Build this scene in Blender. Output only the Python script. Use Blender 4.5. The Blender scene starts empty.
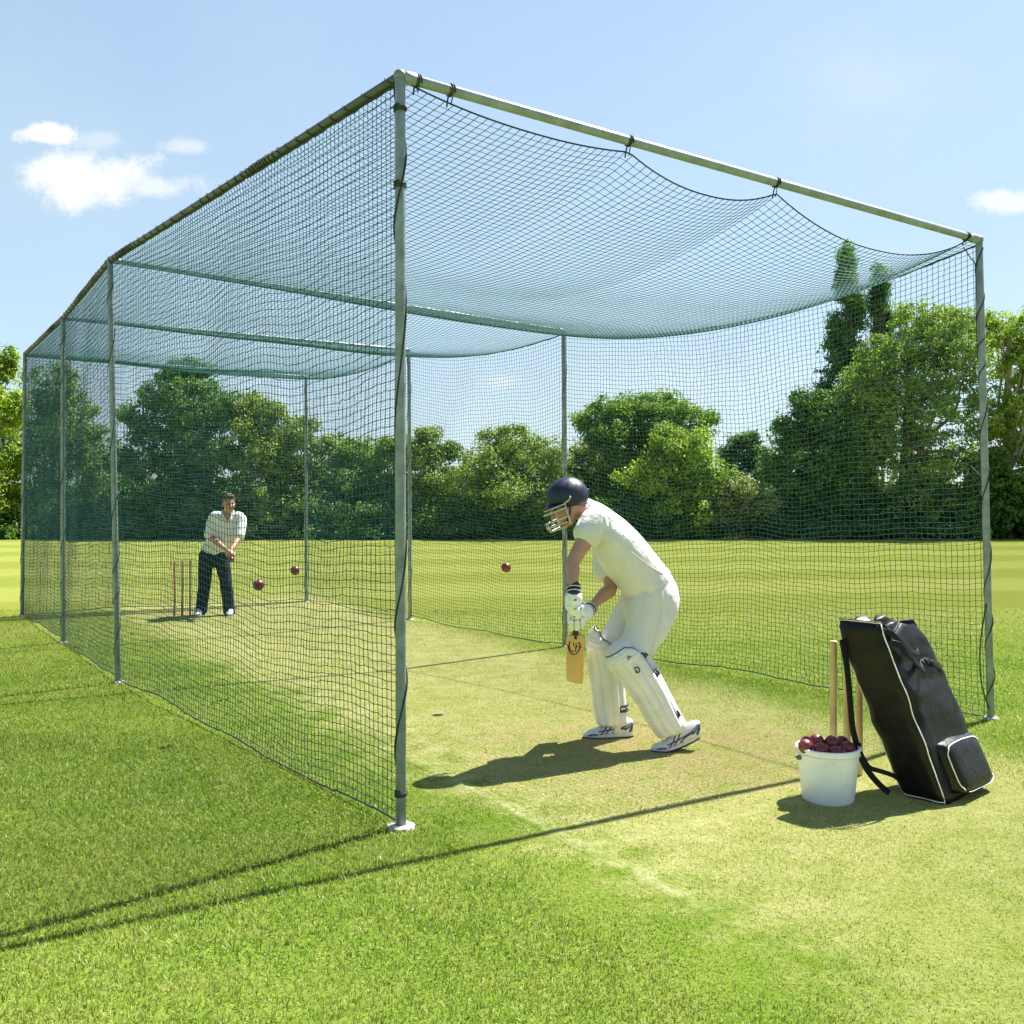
import bpy, math, random
import numpy as np
from mathutils import Vector, Matrix, noise as mnoise

RNG = np.random.default_rng(11)
random.seed(5)
SC = bpy.context.scene
COL = SC.collection
R = math.radians
H0 = 1.5          # eye height of the photographer
F = 1000.0        # focal length in pixels of a 1024 frame
YH = 503.0        # row of the horizon

def q(px, py, d):
    """point seen at pixel (px,py) at a distance d along +y"""
    return Vector(((px - 512) / F * d, d, H0 - (py - YH) / F * d))

def gnd(px, py):
    d = F * H0 / (py - YH)
    return Vector(((px - 512) / F * d, d, 0.0))

# ------------------------------------------------------------------ node helpers
class NT:
    def __init__(s, nt): s.nt = nt
    def n(s, t, **kw):
        x = s.nt.nodes.new(t)
        for k, v in kw.items():
            setattr(x, k, v)
        return x
    def l(s, a, b): s.nt.links.new(a, b)
    def put(s, sock, v):
        if hasattr(v, 'is_output') or isinstance(v, bpy.types.NodeSocket): s.l(v, sock)
        else: sock.default_value = v
    def math(s, op, a, b=None, c=None, clamp=False):
        x = s.n('ShaderNodeMath', operation=op); x.use_clamp = clamp
        s.put(x.inputs[0], a)
        if b is not None: s.put(x.inputs[1], b)
        if c is not None: s.put(x.inputs[2], c)
        return x.outputs[0]
    def noise(s, vec, scale, detail=4.0, rough=0.55, out=0, dim='3D'):
        x = s.n('ShaderNodeTexNoise'); x.noise_dimensions = dim
        if vec is not None: s.l(vec, x.inputs['Vector'])
        x.inputs['Scale'].default_value = scale
        x.inputs['Detail'].default_value = detail
        x.inputs['Roughness'].default_value = rough
        return x.outputs[out]
    def mix(s, fac, a, b):
        x = s.n('ShaderNodeMix', data_type='RGBA')
        s.put(x.inputs[0], fac)
        s.put(x.inputs[6], a if not isinstance(a, tuple) else (*a, 1.0))
        s.put(x.inputs[7], b if not isinstance(b, tuple) else (*b, 1.0))
        return x.outputs[2]
    def smooth(s, v, a, b, lo=0.0, hi=1.0):
        x = s.n('ShaderNodeMapRange', interpolation_type='SMOOTHSTEP')
        s.put(x.inputs[0], v)
        x.inputs[1].default_value = a; x.inputs[2].default_value = b
        x.inputs[3].default_value = lo; x.inputs[4].default_value = hi
        return x.outputs[0]
    def scalevec(s, v, sc):
        x = s.n('ShaderNodeVectorMath', operation='MULTIPLY')
        s.l(v, x.inputs[0]); x.inputs[1].default_value = sc
        return x.outputs[0]

def new_mat(name):
    m = bpy.data.materials.new(name); m.use_nodes = True
    m.node_tree.nodes.clear()
    t = NT(m.node_tree)
    out = t.n('ShaderNodeOutputMaterial')
    return m, t, out

def mat(name, col, rough=0.6, metal=0.0, var=0.12, vscale=8.0, bump=0.0, bscale=60.0, bstretch=(1, 1, 1), spec=0.5, dirt=None, coat=0.0):
    """principled surface with procedural variation of colour and a bump"""
    m, t, out = new_mat(name)
    p = t.n('ShaderNodeBsdfPrincipled')
    tc = t.n('ShaderNodeTexCoord')
    nz = t.noise(tc.outputs['Object'], vscale, 5, 0.6)
    f = t.smooth(nz, 0.3, 0.7)
    a = tuple(max(0, c * (1 - var)) for c in col); b = tuple(min(1, c * (1 + var)) for c in col)
    c = t.mix(f, a, b)
    if dirt:
        dcol, dscale, amount = dirt
        dn = t.noise(tc.outputs['Object'], dscale, 6, 0.7)
        c = t.mix(t.smooth(dn, 0.52, 0.75, 0, amount), c, dcol)
    t.l(c, p.inputs['Base Color'])
    p.inputs['Roughness'].default_value = rough
    p.inputs['Metallic'].default_value = metal
    p.inputs['Specular IOR Level'].default_value = spec
    if coat: p.inputs['Coat Weight'].default_value = coat; p.inputs['Coat Roughness'].default_value = 0.15
    if bump:
        bn = t.noise(t.scalevec(tc.outputs['Object'], bstretch), bscale, 4, 0.6)
        bp = t.n('ShaderNodeBump'); bp.inputs['Strength'].default_value = bump
        bp.inputs['Distance'].default_value = 0.01
        t.l(bn, bp.inputs['Height']); t.l(bp.outputs[0], p.inputs['Normal'])
    t.l(p.outputs[0], out.inputs[0])
    return m

# ------------------------------------------------------------------ mesh helpers
def arr(V): return np.asarray([tuple(v) for v in V] if not isinstance(V, np.ndarray) else V, dtype=np.float64).reshape(-1, 3)

class MB:
    """collects vertices and faces of one mesh; mi = material slot of each face"""
    def __init__(s): s.V = []; s.F = []; s.M = []; s.n = 0
    def add(s, V, Fc, mi=0):
        V = arr(V)
        s.V.append(V)
        for f in Fc: s.F.append(tuple(int(i) + s.n for i in f)); s.M.append(mi)
        s.n += len(V); return s
    def data(s): return (np.concatenate(s.V) if s.V else np.zeros((0, 3))), s.F, s.M
    def join(s, o, mi=None):
        V, Fc, M = o.data(); base = s.n
        s.V.append(V); s.n += len(V)
        for f, m in zip(Fc, M): s.F.append(tuple(i + base for i in f)); s.M.append(m if mi is None else mi)
        return s

def wloc(o):
    v = Vector(o.location)
    while o.parent: o = o.parent; v += Vector(o.location)
    return v

def raw_mesh(name, V, Fc, M=None, smooth=True):
    me = bpy.data.meshes.new(name)
    V = arr(V)
    if isinstance(Fc, np.ndarray):
        k = Fc.shape[1]; nf = len(Fc)
        me.vertices.add(len(V)); me.vertices.foreach_set('co', V.astype(np.float32).ravel())
        me.loops.add(nf * k); me.loops.foreach_set('vertex_index', Fc.astype(np.int32).ravel())
        me.polygons.add(nf)
        me.polygons.foreach_set('loop_start', (np.arange(nf) * k).astype(np.int32))
        me.update(calc_edges=True)
    else:
        me.from_pydata([tuple(v) for v in V], [], Fc)
        if M is not None: me.polygons.foreach_set('material_index', np.asarray(M, dtype=np.int32))
    me.polygons.foreach_set('use_smooth', np.full(len(me.polygons), smooth))
    me.update()
    return me

def link(name, me, mats, parent=None, origin=None):
    """link a mesh given in world coordinates as an object (child of parent, or with its origin at origin)"""
    o = bpy.data.objects.new(name, me)
    base = wloc(parent) if parent else Vector(origin if origin is not None else (0, 0, 0))
    me.transform(Matrix.Translation(-base))
    if parent: o.parent = parent
    else: o.location = base
    for m in (mats if isinstance(mats, (list, tuple)) else [mats]): me.materials.append(m)
    COL.objects.link(o)
    return o

def obj(name, mb, mats, parent=None, origin=None, smooth=True):
    V, Fc, M = mb.data()
    return link(name, raw_mesh(name, V, Fc, M, smooth), mats, parent, origin)

def sharp(o, ang=35):
    me = o.data
    try: me.set_sharp_from_angle(angle=R(ang))
    except Exception: pass
    return o

def empty(name, loc):
    o = bpy.data.objects.new(name, None); o.empty_display_size = 0.1
    o.location = loc; COL.objects.link(o); return o

def tag(o, label=None, cat=None, group=None, kind=None):
    if label: o['label'] = label
    if cat: o['category'] = cat
    if group: o['group'] = group
    if kind: o['kind'] = kind
    return o

def catmull(P, k):
    P = np.asarray(P, float)
    if len(P) < 3 or k <= 1:
        out = []
        for i in range(len(P) - 1):
            for j in range(k): out.append(P[i] + (P[i + 1] - P[i]) * j / k)
        out.append(P[-1]); return np.array(out)
    Q = np.vstack([2 * P[0] - P[1], P, 2 * P[-1] - P[-2]])
    out = []
    for i in range(1, len(Q) - 2):
        p0, p1, p2, p3 = Q[i - 1], Q[i], Q[i + 1], Q[i + 2]
        for j in range(k):
            t = j / k
            out.append(0.5 * (2 * p1 + (p2 - p0) * t + (2 * p0 - 5 * p1 + 4 * p2 - p3) * t * t + (3 * p1 - p0 - 3 * p2 + p3) * t ** 3))
    out.append(P[-1])
    return np.array(out)

def loft(path, side=(0, 1, 0), n=16, k=4, cap=True, mi=0, power=2.0):
    """path: list of (centre, ra, rb); ra is the half width along side, rb across it"""
    D = np.array([list(c) + [ra, rb] for c, ra, rb in path], float)
    D = catmull(D, k)
    C = D[:, :3]; ra = np.maximum(D[:, 3], 1e-4); rb = np.maximum(D[:, 4], 1e-4)
    T = np.gradient(C, axis=0); T /= np.linalg.norm(T, axis=1)[:, None] + 1e-12
    if cap:   # rounded ends
        def endcap(c, t, a, b, s):
            return [(c + t * s * min(a, b) * math.sin(x) * 0.6, a * math.cos(x), b * math.cos(x)) for x in (R(35), R(62), R(82))]
        pre = endcap(C[0], -T[0], ra[0], rb[0], 1)[::-1]
        post = endcap(C[-1], T[-1], ra[-1], rb[-1], 1)
        C = np.vstack([[p[0] for p in pre], C, [p[0] for p in post]])
        ra = np.concatenate([[p[1] for p in pre], ra, [p[1] for p in post]])
        rb = np.concatenate([[p[2] for p in pre], rb, [p[2] for p in post]])
        T = np.vstack([[T[0]] * 3, T, [T[-1]] * 3])
    S = np.asarray(side, float)
    A = S[None, :] - (T @ S)[:, None] * T
    A /= np.linalg.norm(A, axis=1)[:, None] + 1e-12
    B = np.cross(T, A)
    th = np.arange(n) / n * 2 * math.pi
    cs, sn = np.cos(th), np.sin(th)
    if power != 2.0:
        e = 2.0 / power
        cs = np.sign(cs) * np.abs(cs) ** e; sn = np.sign(sn) * np.abs(sn) ** e
    V = C[:, None, :] + A[:, None, :] * (ra[:, None] * cs[None])[:, :, None] + B[:, None, :] * (rb[:, None] * sn[None])[:, :, None]
    m = len(C)
    Fc = []
    for i in range(m - 1):
        for j in range(n):
            a, b = i * n + j, i * n + (j + 1) % n
            Fc.append((a, b, b + n, a + n))
    Fc.append(tuple(range(n))[::-1]); Fc.append(tuple((m - 1) * n + j for j in range(n)))
    return MB().add(V.reshape(-1, 3), Fc, mi)

def tube(pts, r, n=8, k=3, cap=True, mi=0):
    pts = [Vector(p) for p in pts]
    d = (pts[-1] - pts[0]); s = (0.31, 0.95, 0.1) if abs(d.normalized().dot(Vector((0.31, 0.95, 0.1)).normalized())) < 0.8 else (1, 0, 0.2)
    rr = r if hasattr(r, '__len__') else [r] * len(pts)
    return loft([(p, a, a) for p, a in zip(pts, rr)], s, n, k, cap, mi)

def ptube(pts, r, n=6, mi=0):
    """tube along a dense polyline with parallel transport frames (helices, ropes)"""
    P = np.asarray([tuple(p) for p in pts], float)
    T = np.gradient(P, axis=0); T /= np.linalg.norm(T, axis=1)[:, None] + 1e-12
    a = np.cross(T[0], [0.3, 0.5, 0.8]); a /= np.linalg.norm(a)
    th = np.arange(n) / n * 2 * math.pi
    V = []
    for i in range(len(P)):
        a = a - T[i] * (a @ T[i]); a /= np.linalg.norm(a) + 1e-12
        b = np.cross(T[i], a)
        V.append(P[i] + r * (np.cos(th)[:, None] * a + np.sin(th)[:, None] * b))
    Fc = []
    for i in range(len(P) - 1):
        for j in range(n):
            x, y = i * n + j, i * n + (j + 1) % n
            Fc.append((x, y, y + n, x + n))
    Fc.append(tuple(range(n))[::-1]); Fc.append(tuple((len(P) - 1) * n + j for j in range(n)))
    return MB().add(np.array(V).reshape(-1, 3), Fc, mi)

def ball_mb(c, rx, ry=None, rz=None, ax=None, nu=20, nv=12, mi=0):
    """ellipsoid; ax = 3x3 rows giving its axes"""
    ry = rx if ry is None else ry; rz = rx if rz is None else rz
    V = [(0, 0, -1)]
    for i in range(1, nv):
        p = -math.pi / 2 + math.pi * i / nv
        for j in range(nu):
            t = 2 * math.pi * j / nu
            V.append((math.cos(p) * math.cos(t), math.cos(p) * math.sin(t), math.sin(p)))
    V.append((0, 0, 1))
    V = np.array(V) * [rx, ry, rz]
    if ax is not None: V = V @ np.asarray(ax, float)
    V = V + np.array(tuple(c))
    Fc = []
    for j in range(nu): Fc.append((0, 1 + (j + 1) % nu, 1 + j))
    for i in range(nv - 2):
        for j in range(nu):
            a = 1 + i * nu + j; b = 1 + i * nu + (j + 1) % nu
            Fc.append((a, b, b + nu, a + nu))
    L = len(V) - 1
    for j in range(nu): Fc.append((L, L - nu + j, L - nu + (j + 1) % nu))
    return MB().add(V, Fc, mi)

def box_mb(c, sx, sy, sz, ax=None, mi=0):
    V = np.array([(x, y, z) for x in (-1, 1) for y in (-1, 1) for z in (-1, 1)]) * [sx / 2, sy / 2, sz / 2]
    if ax is not None: V = V @ np.asarray(ax, float)
    V = V + np.array(tuple(c))
    return MB().add(V, [(0, 1, 3, 2), (4, 6, 7, 5), (0, 4, 5, 1), (2, 3, 7, 6), (0, 2, 6, 4), (1, 5, 7, 3)], mi)

def fuse(parts, voxel, smooth=5, fold=None):
    """union of overlapping closed shapes as ONE continuous surface (voxel remesh), returns a mesh in world coordinates"""
    mb = MB()
    for p in parts: mb.join(p)
    V, Fc, M = mb.data()
    me = raw_mesh('tmp', V, Fc)
    o = bpy.data.objects.new('tmp', me); sc = bpy.data.scenes.new('work'); sc.collection.objects.link(o)
    r = o.modifiers.new('r', 'REMESH'); r.mode = 'VOXEL'; r.voxel_size = voxel; r.use_smooth_shade = True
    if smooth:
        s = o.modifiers.new('s', 'SMOOTH'); s.factor = 0.5; s.iterations = smooth
    vl = sc.view_layers[0]; vl.update(); dg = vl.depsgraph; dg.update()
    out = bpy.data.meshes.new_from_object(o.evaluated_get(dg))
    bpy.data.objects.remove(o); bpy.data.meshes.remove(me); bpy.data.scenes.remove(sc)
    out.materials.clear()
    if fold:   # cloth folds: push the surface along its normals with a stretched noise
        amp, fn = fold
        for v in out.vertices: v.co += v.normal * (amp * fn(v.co))
    out.polygons.foreach_set('use_smooth', np.ones(len(out.polygons), bool))
    out.update()
    return out

# ------------------------------------------------------------------ light, camera, world
cam = bpy.data.cameras.new('camera'); co = bpy.data.objects.new('camera', cam); COL.objects.link(co)
co.location = (0, 0, H0); co.rotation_euler = (R(90), 0, 0)
cam.sensor_width = 36; cam.lens = 36 * F / 1024
cam.shift_y = -(512 - YH) / 1024
cam.clip_end = 3000; cam.clip_start = 0.05
SC.camera = co

TH = R(43); ELEV = R(57)
SUNDIR = Vector((math.cos(TH) * math.cos(ELEV), math.sin(TH) * math.cos(ELEV), math.sin(ELEV)))   # towards the sun
sl = bpy.data.lights.new('sun', 'SUN'); so = bpy.data.objects.new('sun', sl); COL.objects.link(so)
sl.energy = 5.0; sl.angle = R(0.5); sl.color = (1.0, 0.955, 0.88)
so.rotation_euler = (-SUNDIR).to_track_quat('-Z', 'Y').to_euler()
so.location = (20, 20, 30)

W = bpy.data.worlds.new('World'); SC.world = W; W.use_nodes = True
W.node_tree.nodes.clear()
t = NT(W.node_tree)
wo = t.n('ShaderNodeOutputWorld'); bg = t.n('ShaderNodeBackground')
sky = t.n('ShaderNodeTexSky', sky_type='NISHITA')
sky.sun_disc = False; sky.sun_elevation = ELEV
sky.sun_rotation = math.atan2(SUNDIR.x, SUNDIR.y)
sky.air_density = 1.0; sky.dust_density = 0.6; sky.ozone_density = 1.5
tc = t.n('ShaderNodeTexCoord')
sep = t.n('ShaderNodeSeparateXYZ'); t.l(tc.outputs['Generated'], sep.inputs[0])
X, Y, Z = sep.outputs
Yc = t.math('MAXIMUM', Y, 0.05)
U = t.math('DIVIDE', X, Yc); Vv = t.math('DIVIDE', Z, Yc)
cmb = t.n('ShaderNodeCombineXYZ'); t.l(U, cmb.inputs[0]); t.l(Vv, cmb.inputs[1])
n1 = t.noise(cmb.outputs[0], 19, 8, 0.66); n2 = t.noise(cmb.outputs[0], 5, 5, 0.55)
tot = None
def cloud(px, py, rx, ry, dens, soft=0.9, amp=2.6):
    global tot
    a = t.math('DIVIDE', t.math('SUBTRACT', U, (px - 512) / F), rx / F)
    b = t.math('DIVIDE', t.math('SUBTRACT', Vv, (YH - py) / F), ry / F)
    r = t.math('SQRT', t.math('ADD', t.math('MULTIPLY', a, a), t.math('MULTIPLY', b, b)))
    nn = t.math('MULTIPLY', t.math('SUBTRACT', n1, 0.5), amp)
    v = t.math('ADD', t.math('SUBTRACT', 1.0, r), nn)
    m = t.smooth(v, 0.0, soft, 0, dens)
    tot = m if tot is None else t.math('MAXIMUM', tot, m)
cloud(92, 180, 90, 34, 1.0, .75); cloud(156, 187, 52, 17, 0.7, .7); cloud(46, 133, 40, 12, 0.9, 0.5); cloud(100, 140, 40, 14, 0.35, 0.8)
cloud(192, 146, 26, 10, 0.5, 0.7); cloud(1015, 200, 48, 15, 0.8, 0.7); cloud(868, 80, 130, 80, 0.22, 1.4, 1.4); cloud(500, 383, 40, 14, 0.5, 0.9)
cloud(700, 380, 420, 60, 0.25, 1.5, 1.2)
front = t.smooth(Y, 0.05, 0.2)
tot = t.math('MULTIPLY', tot, front)
# thin high veil, stronger low in the sky
vl = t.math('MULTIPLY', t.smooth(n2, 0.3, 0.75, 0.72, 1.0), t.smooth(Z, 0.75, 0.22, 0.05, 0.80))
c = t.mix(vl, sky.outputs[0], (3.15, 4.15, 4.85))
c = t.mix(tot, c, (5.5, 5.6, 5.7))
t.l(c, bg.inputs[0]); bg.inputs[1].default_value = 0.054
t.l(bg.outputs[0], wo.inputs[0])

SC.view_settings.view_transform = 'Standard'; SC.view_settings.look = 'None'
SC.view_settings.exposure = 1.82; SC.view_settings.gamma = 1
SC.cycles.max_bounces = 8; SC.cycles.transparent_max_bounces = 8
SC.cycles.use_denoising = True

# ------------------------------------------------------------------ turf
A0 = gnd(401, 828)
VH = Vector((0.855, 0.518, 0)).normalized()      # across the cage
UH = Vector((-VH.y, VH.x, 0))                     # along the cage

grp = bpy.data.node_groups.new('turf_colour', 'ShaderNodeTree')
grp.interface.new_socket('Color', in_out='OUTPUT', socket_type='NodeSocketColor')
grp.interface.new_socket('Dry', in_out='OUTPUT', socket_type='NodeSocketFloat')
g = NT(grp)
gout = g.n('NodeGroupOutput'); geo = g.n('ShaderNodeNewGeometry'); pos = geo.outputs['Position']
def dotp(vec, off):
    s = g.n('ShaderNodeVectorMath', operation='SUBTRACT'); g.l(pos, s.inputs[0]); s.inputs[1].default_value = off
    d = g.n('ShaderNodeVectorMath', operation='DOT_PRODUCT'); g.l(s.outputs[0], d.inputs[0]); d.inputs[1].default_value = vec
    return d.outputs['Value']
v = dotp(VH, A0); u = dotp(UH, A0)
big = g.noise(pos, 0.9, 5, 0.6); mid = g.noise(pos, 5.0, 5, 0.65); fine = g.noise(pos, 60, 3, 0.6)
jit = g.math('MULTIPLY', g.math('SUBTRACT', big, 0.5), 0.9)
jit2 = g.math('MULTIPLY', g.math('SUBTRACT', mid, 0.5), 0.8)
tuft = g.noise(pos, 24, 5, 0.7)
vj = g.math('ADD', g.math('ADD', g.math('ADD', v, jit), jit2), g.math('MULTIPLY', g.math('SUBTRACT', tuft, 0.5), 0.9))
dry = g.math('MULTIPLY', g.smooth(vj, 0.25, 0.85), g.smooth(vj, 3.85, 3.3))
dry = g.math('MULTIPLY', dry, g.smooth(u, 11.6, 10.6))
dry = g.math('MULTIPLY', dry, g.smooth(g.math('ADD', u, jit), -2.6, -0.6, 0.35, 1.0))
# lawn: two greens in patches, drier straw flecks
lawn = g.mix(g.smooth(big, 0.35, 0.65), (0.150, 0.240, 0.028), (0.218, 0.290, 0.048))
lawn = g.mix(g.smooth(mid, 0.42, 0.72, 0, 0.7), lawn, (0.25, 0.285, 0.06))
lawn = g.mix(g.smooth(mid, 0.48, 0.28, 0, 0.5), lawn, (0.115, 0.180, 0.012))
# mown bands of the outfield
dist = dotp((0, 1, 0), (0, 0, 0)); 
bandv = dotp(Vector((-0.12, 0.99, 0)), (0, 0, 0))
bn = g.math('SINE', g.math('ADD', g.math('MULTIPLY', bandv, 1.15), g.math('MULTIPLY', big, 1.2)))
field = g.mix(g.smooth(bn, -0.5, 0.5), (0.205, 0.250, 0.042), (0.280, 0.310, 0.074))
field = g.mix(g.smooth(mid, 0.35, 0.7, 0, 0.5), field, (0.32, 0.315, 0.085))
faru = g.smooth(g.math('ADD', dist, g.math('MULTIPLY', jit, 4.0)), 8.0, 15.0)
lawn = g.mix(faru, lawn, field)
# worn pitch turf
pitch = g.mix(g.smooth(mid, 0.3, 0.7), (0.335, 0.350, 0.105), (0.455, 0.44, 0.19))
pitch = g.mix(g.smooth(big, 0.5, 0.75, 0, 0.5), pitch, (0.29, 0.31, 0.06))
wornspots = g.math('MULTIPLY', g.smooth(tuft, 0.56, 0.70), g.smooth(big, 0.40, 0.58))
pitch = g.mix(g.math('MULTIPLY', wornspots, 0.6), pitch, (0.40, 0.315, 0.17))
pitch = g.mix(g.smooth(tuft, 0.44, 0.30, 0, 0.55), pitch, (0.19, 0.235, 0.045))
lawn = g.mix(g.smooth(tuft, 0.42, 0.28, 0, 0.4), lawn, (0.085, 0.145, 0.012))
# bare scuffs where the batter stands
foot = g.n('ShaderNodeVectorMath', operation='DISTANCE'); g.l(pos, foot.inputs[0]); foot.inputs[1].default_value = (0.85, 6.15, 0)
sc_ = g.math('MULTIPLY', g.smooth(foot.outputs['Value'], 1.5, 0.2), g.smooth(mid, 0.40, 0.60))
pitch = g.mix(g.math('MULTIPLY', sc_, 0.75), pitch, (0.44, 0.32, 0.17))
colr = g.mix(dry, lawn, pitch)
colr = g.mix(g.smooth(fine, 0.3, 0.7, 0, 0.35), colr, (0.06, 0.09, 0.008))
# worn white crease paint
def band(x, a, b, soft):
    return g.math('MULTIPLY', g.smooth(x, a - soft, a + soft), g.smooth(x, b + soft, b - soft))
wear = g.smooth(g.noise(pos, 14, 5, 0.7), 0.36, 0.62)
vw = g.math('ADD', v, g.math('MULTIPLY', g.math('SUBTRACT', mid, 0.5), 0.03))
uw = g.math('ADD', u, g.math('MULTIPLY', g.math('SUBTRACT', mid, 0.5), 0.03))
l1 = g.math('MULTIPLY', band(vw, 0.555, 0.60, 0.016), g.smooth(u, 1.3, 0.5)); l1 = g.math('MULTIPLY', l1, g.smooth(u, -1.55, -1.1))
l2 = g.math('MULTIPLY', band(uw, -0.68, -0.63, 0.018), g.smooth(v, 0.5, 0.6)); l2 = g.math('MULTIPLY', l2, g.smooth(v, 2.7, 1.6))
paint = g.math('MULTIPLY', g.math('MAXIMUM', l1, g.math('MULTIPLY', l2, 0.5)), g.math('MULTIPLY', wear, 0.18))
colr = g.mix(paint, colr, (0.66, 0.66, 0.56))
g.l(colr, gout.inputs[0]); g.l(dry, gout.inputs[1])

def turf_mat(name, blade=False):
    m, t, out = new_mat(name)
    gn = t.n('ShaderNodeGroup'); gn.node_tree = grp
    col = gn.outputs[0]
    if blade:
        ge = t.n('ShaderNodeNewGeometry')
        rnd = ge.outputs['Random Per Island']
        col = t.mix(t.smooth(rnd, 0.0, 1.0, 0.0, 0.65), col, (0.075, 0.130, 0.008))
        col2 = t.mix(t.smooth(rnd, 0.75, 0.95, 0, 0.75), col, (0.42, 0.40, 0.17))
        br = t.n('ShaderNodeMix', data_type='RGBA', blend_type='MULTIPLY'); br.inputs[0].default_value = 1
        t.l(col2, br.inputs[6]); br.inputs[7].default_value = (1.15, 1.2, 1.15, 1)
        d = t.n('ShaderNodeBsdfDiffuse'); t.l(br.outputs[2], d.inputs[0])
        tr = t.n('ShaderNodeBsdfTranslucent'); t.l(br.outputs[2], tr.inputs[0])
        gl = t.n('ShaderNodeBsdfGlossy'); gl.inputs['Roughness'].default_value = 0.45; gl.inputs[0].default_value = (1, 1, 1, 1)
        m1 = t.n('ShaderNodeMixShader'); m1.inputs[0].default_value = 0.45; t.l(d.outputs[0], m1.inputs[1]); t.l(tr.outputs[0], m1.inputs[2])
        m2 = t.n('ShaderNodeMixShader'); m2.inputs[0].default_value = 0.012; t.l(m1.outputs[0], m2.inputs[1]); t.l(gl.outputs[0], m2.inputs[2])
        t.l(m2.outputs[0], out.inputs[0])
    else:
        d = t.n('ShaderNodeBsdfDiffuse'); t.l(col, d.inputs[0]); d.inputs['Roughness'].default_value = 0.9
        ge = t.n('ShaderNodeNewGeometry')
        hn = t.noise(ge.outputs['Position'], 45, 5, 0.75)
        bp = t.n('ShaderNodeBump'); bp.inputs['Strength'].default_value = 0.6; bp.inputs['Distance'].default_value = 0.03
        t.l(hn, bp.inputs['Height']); t.l(bp.outputs[0], d.inputs['Normal'])
        t.l(d.outputs[0], out.inputs[0])
    return m
M_TURF = turf_mat('turf'); M_BLADE = turf_mat('grass_blades', True)

o = obj('field', MB().add([(-900, -60, 0), (900, -60, 0), (900, 1500, 0), (-900, 1500, 0)], [(0, 1, 2, 3)]), M_TURF)
tag(o, 'mown green cricket field reaching back to the trees', 'field', kind='structure')
def cagept(uu, vv, z=0.0): return A0 + UH * uu + VH * vv + Vector((0, 0, z))
def sheet(name, u0, u1, v0, v1, z, e):
    V = [cagept(u0, v0, z), cagept(u0, v1, z), cagept(u1, v1, z), cagept(u1, v0, z)] + [cagept(u0 - e, v0 - e, z - .005), cagept(u0 - e, v1 + e, z - .005), cagept(u1 + e, v1 + e, z - .005), cagept(u1 + e, v0 - e, z - .005)]
    return obj(name, MB().add(V, [(0, 1, 2, 3)] + [(i, 4 + i, 4 + (i + 1) % 4, (i + 1) % 4) for i in range(4)]), M_TURF, smooth=False)
o = sheet('pitch', -6, 11.9, 0.1, 3.95, .004, .08)
tag(o, 'worn straw coloured turf strip running through the cage', 'pitch', kind='structure')
o = sheet('crease_line', -1.6, 1.35, .53, .62, .007, .02)
tag(o, 'faded white return crease painted along the strip', 'crease', kind='structure')
o = sheet('crease_line', -.71, -.60, .62, 2.75, .0065, .02)
tag(o, 'faded white popping crease painted across the strip', 'crease', kind='structure')

def grass():
    rng = np.random.default_rng(3)
    chunks = []
    zones = [(1.9, 3.2, 21000), (3.2, 4.6, 17000), (4.6, 6.5, 10500), (6.5, 9.5, 4500), (9.5, 14, 1500)]
    VV = []
    for d0, d1, dens in zones:
        wd = 0.80 * d1 + 0.6
        n = int((d1 - d0) * 2 * wd * dens)
        x = rng.uniform(-wd, wd, n); y = rng.uniform(d0, d1, n)
        ok = np.abs(x) < 0.60 * y + 0.7
        x, y = x[ok], y[ok]; n = len(x)
        vx = (x - A0.x) * VH.x + (y - A0.y) * VH.y; ux = (x - A0.x) * UH.x + (y - A0.y) * UH.y
        wob = 0.25 * np.sin(x * 3.1 + y * 1.7) + 0.15 * np.sin(x * 7.3 - y * 5.1)
        dryv = np.clip((vx + wob - 0.25) / 0.5, 0, 1) * np.clip((3.75 + wob - vx) / 0.4, 0, 1) * (ux < 11.2)
        patch = 0.9 + 0.18 * np.sin(x * 2.3 + 1.1 * np.sin(y * 1.9)) * np.sin(y * 2.7 + np.sin(x * 3.3))
        L = rng.gamma(6, 1 / 6, n) * (0.019 - 0.010 * dryv) * (1 + 0.03 * (d0 - 1.9)) * patch
        wdt = rng.uniform(0.0010, 0.0021, n) * (1 + 0.16 * (d0 - 1.9)) * np.where(dryv > .5, 0.9, 1)
        az = rng.uniform(0, 2 * np.pi, n) ; lean = np.abs(rng.normal(0.75, 0.4, n))
        dx, dy = np.cos(az), np.sin(az)
        hx, hy, hz = dx * np.sin(lean) * L, dy * np.sin(lean) * L, np.cos(np.clip(lean, 0, 1.45)) * L
        rot = az + np.pi / 2 + rng.normal(0, 0.7, n)
        sx, sy = np.cos(rot) * wdt, np.sin(rot) * wdt
        base = np.stack([x, y, np.full(n, 0.002)], 1)
        s = np.stack([sx, sy, np.zeros(n)], 1)
        mid_ = base + np.stack([hx * .35, hy * .35, hz * .6], 1)
        tip = base + np.stack([hx, hy, hz], 1)
        VV.append(np.stack([base - s, base + s, mid_ + s * .8, tip, mid_ - s * .8], 1))
    V = np.concatenate(VV)
    n = len(V)
    idx = np.arange(n)[:, None] * 5
    Fc = np.concatenate([idx + np.array([[0, 1, 2]]), idx + np.array([[0, 2, 4]]), idx + np.array([[4, 2, 3]])], 1).reshape(-1, 3)
    me = raw_mesh('grass', V.reshape(-1, 3), Fc, smooth=True)
    return link('grass', me, M_BLADE)
tag(grass(), 'short mown grass blades covering the ground round the cage', 'grass', kind='stuff')

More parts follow.
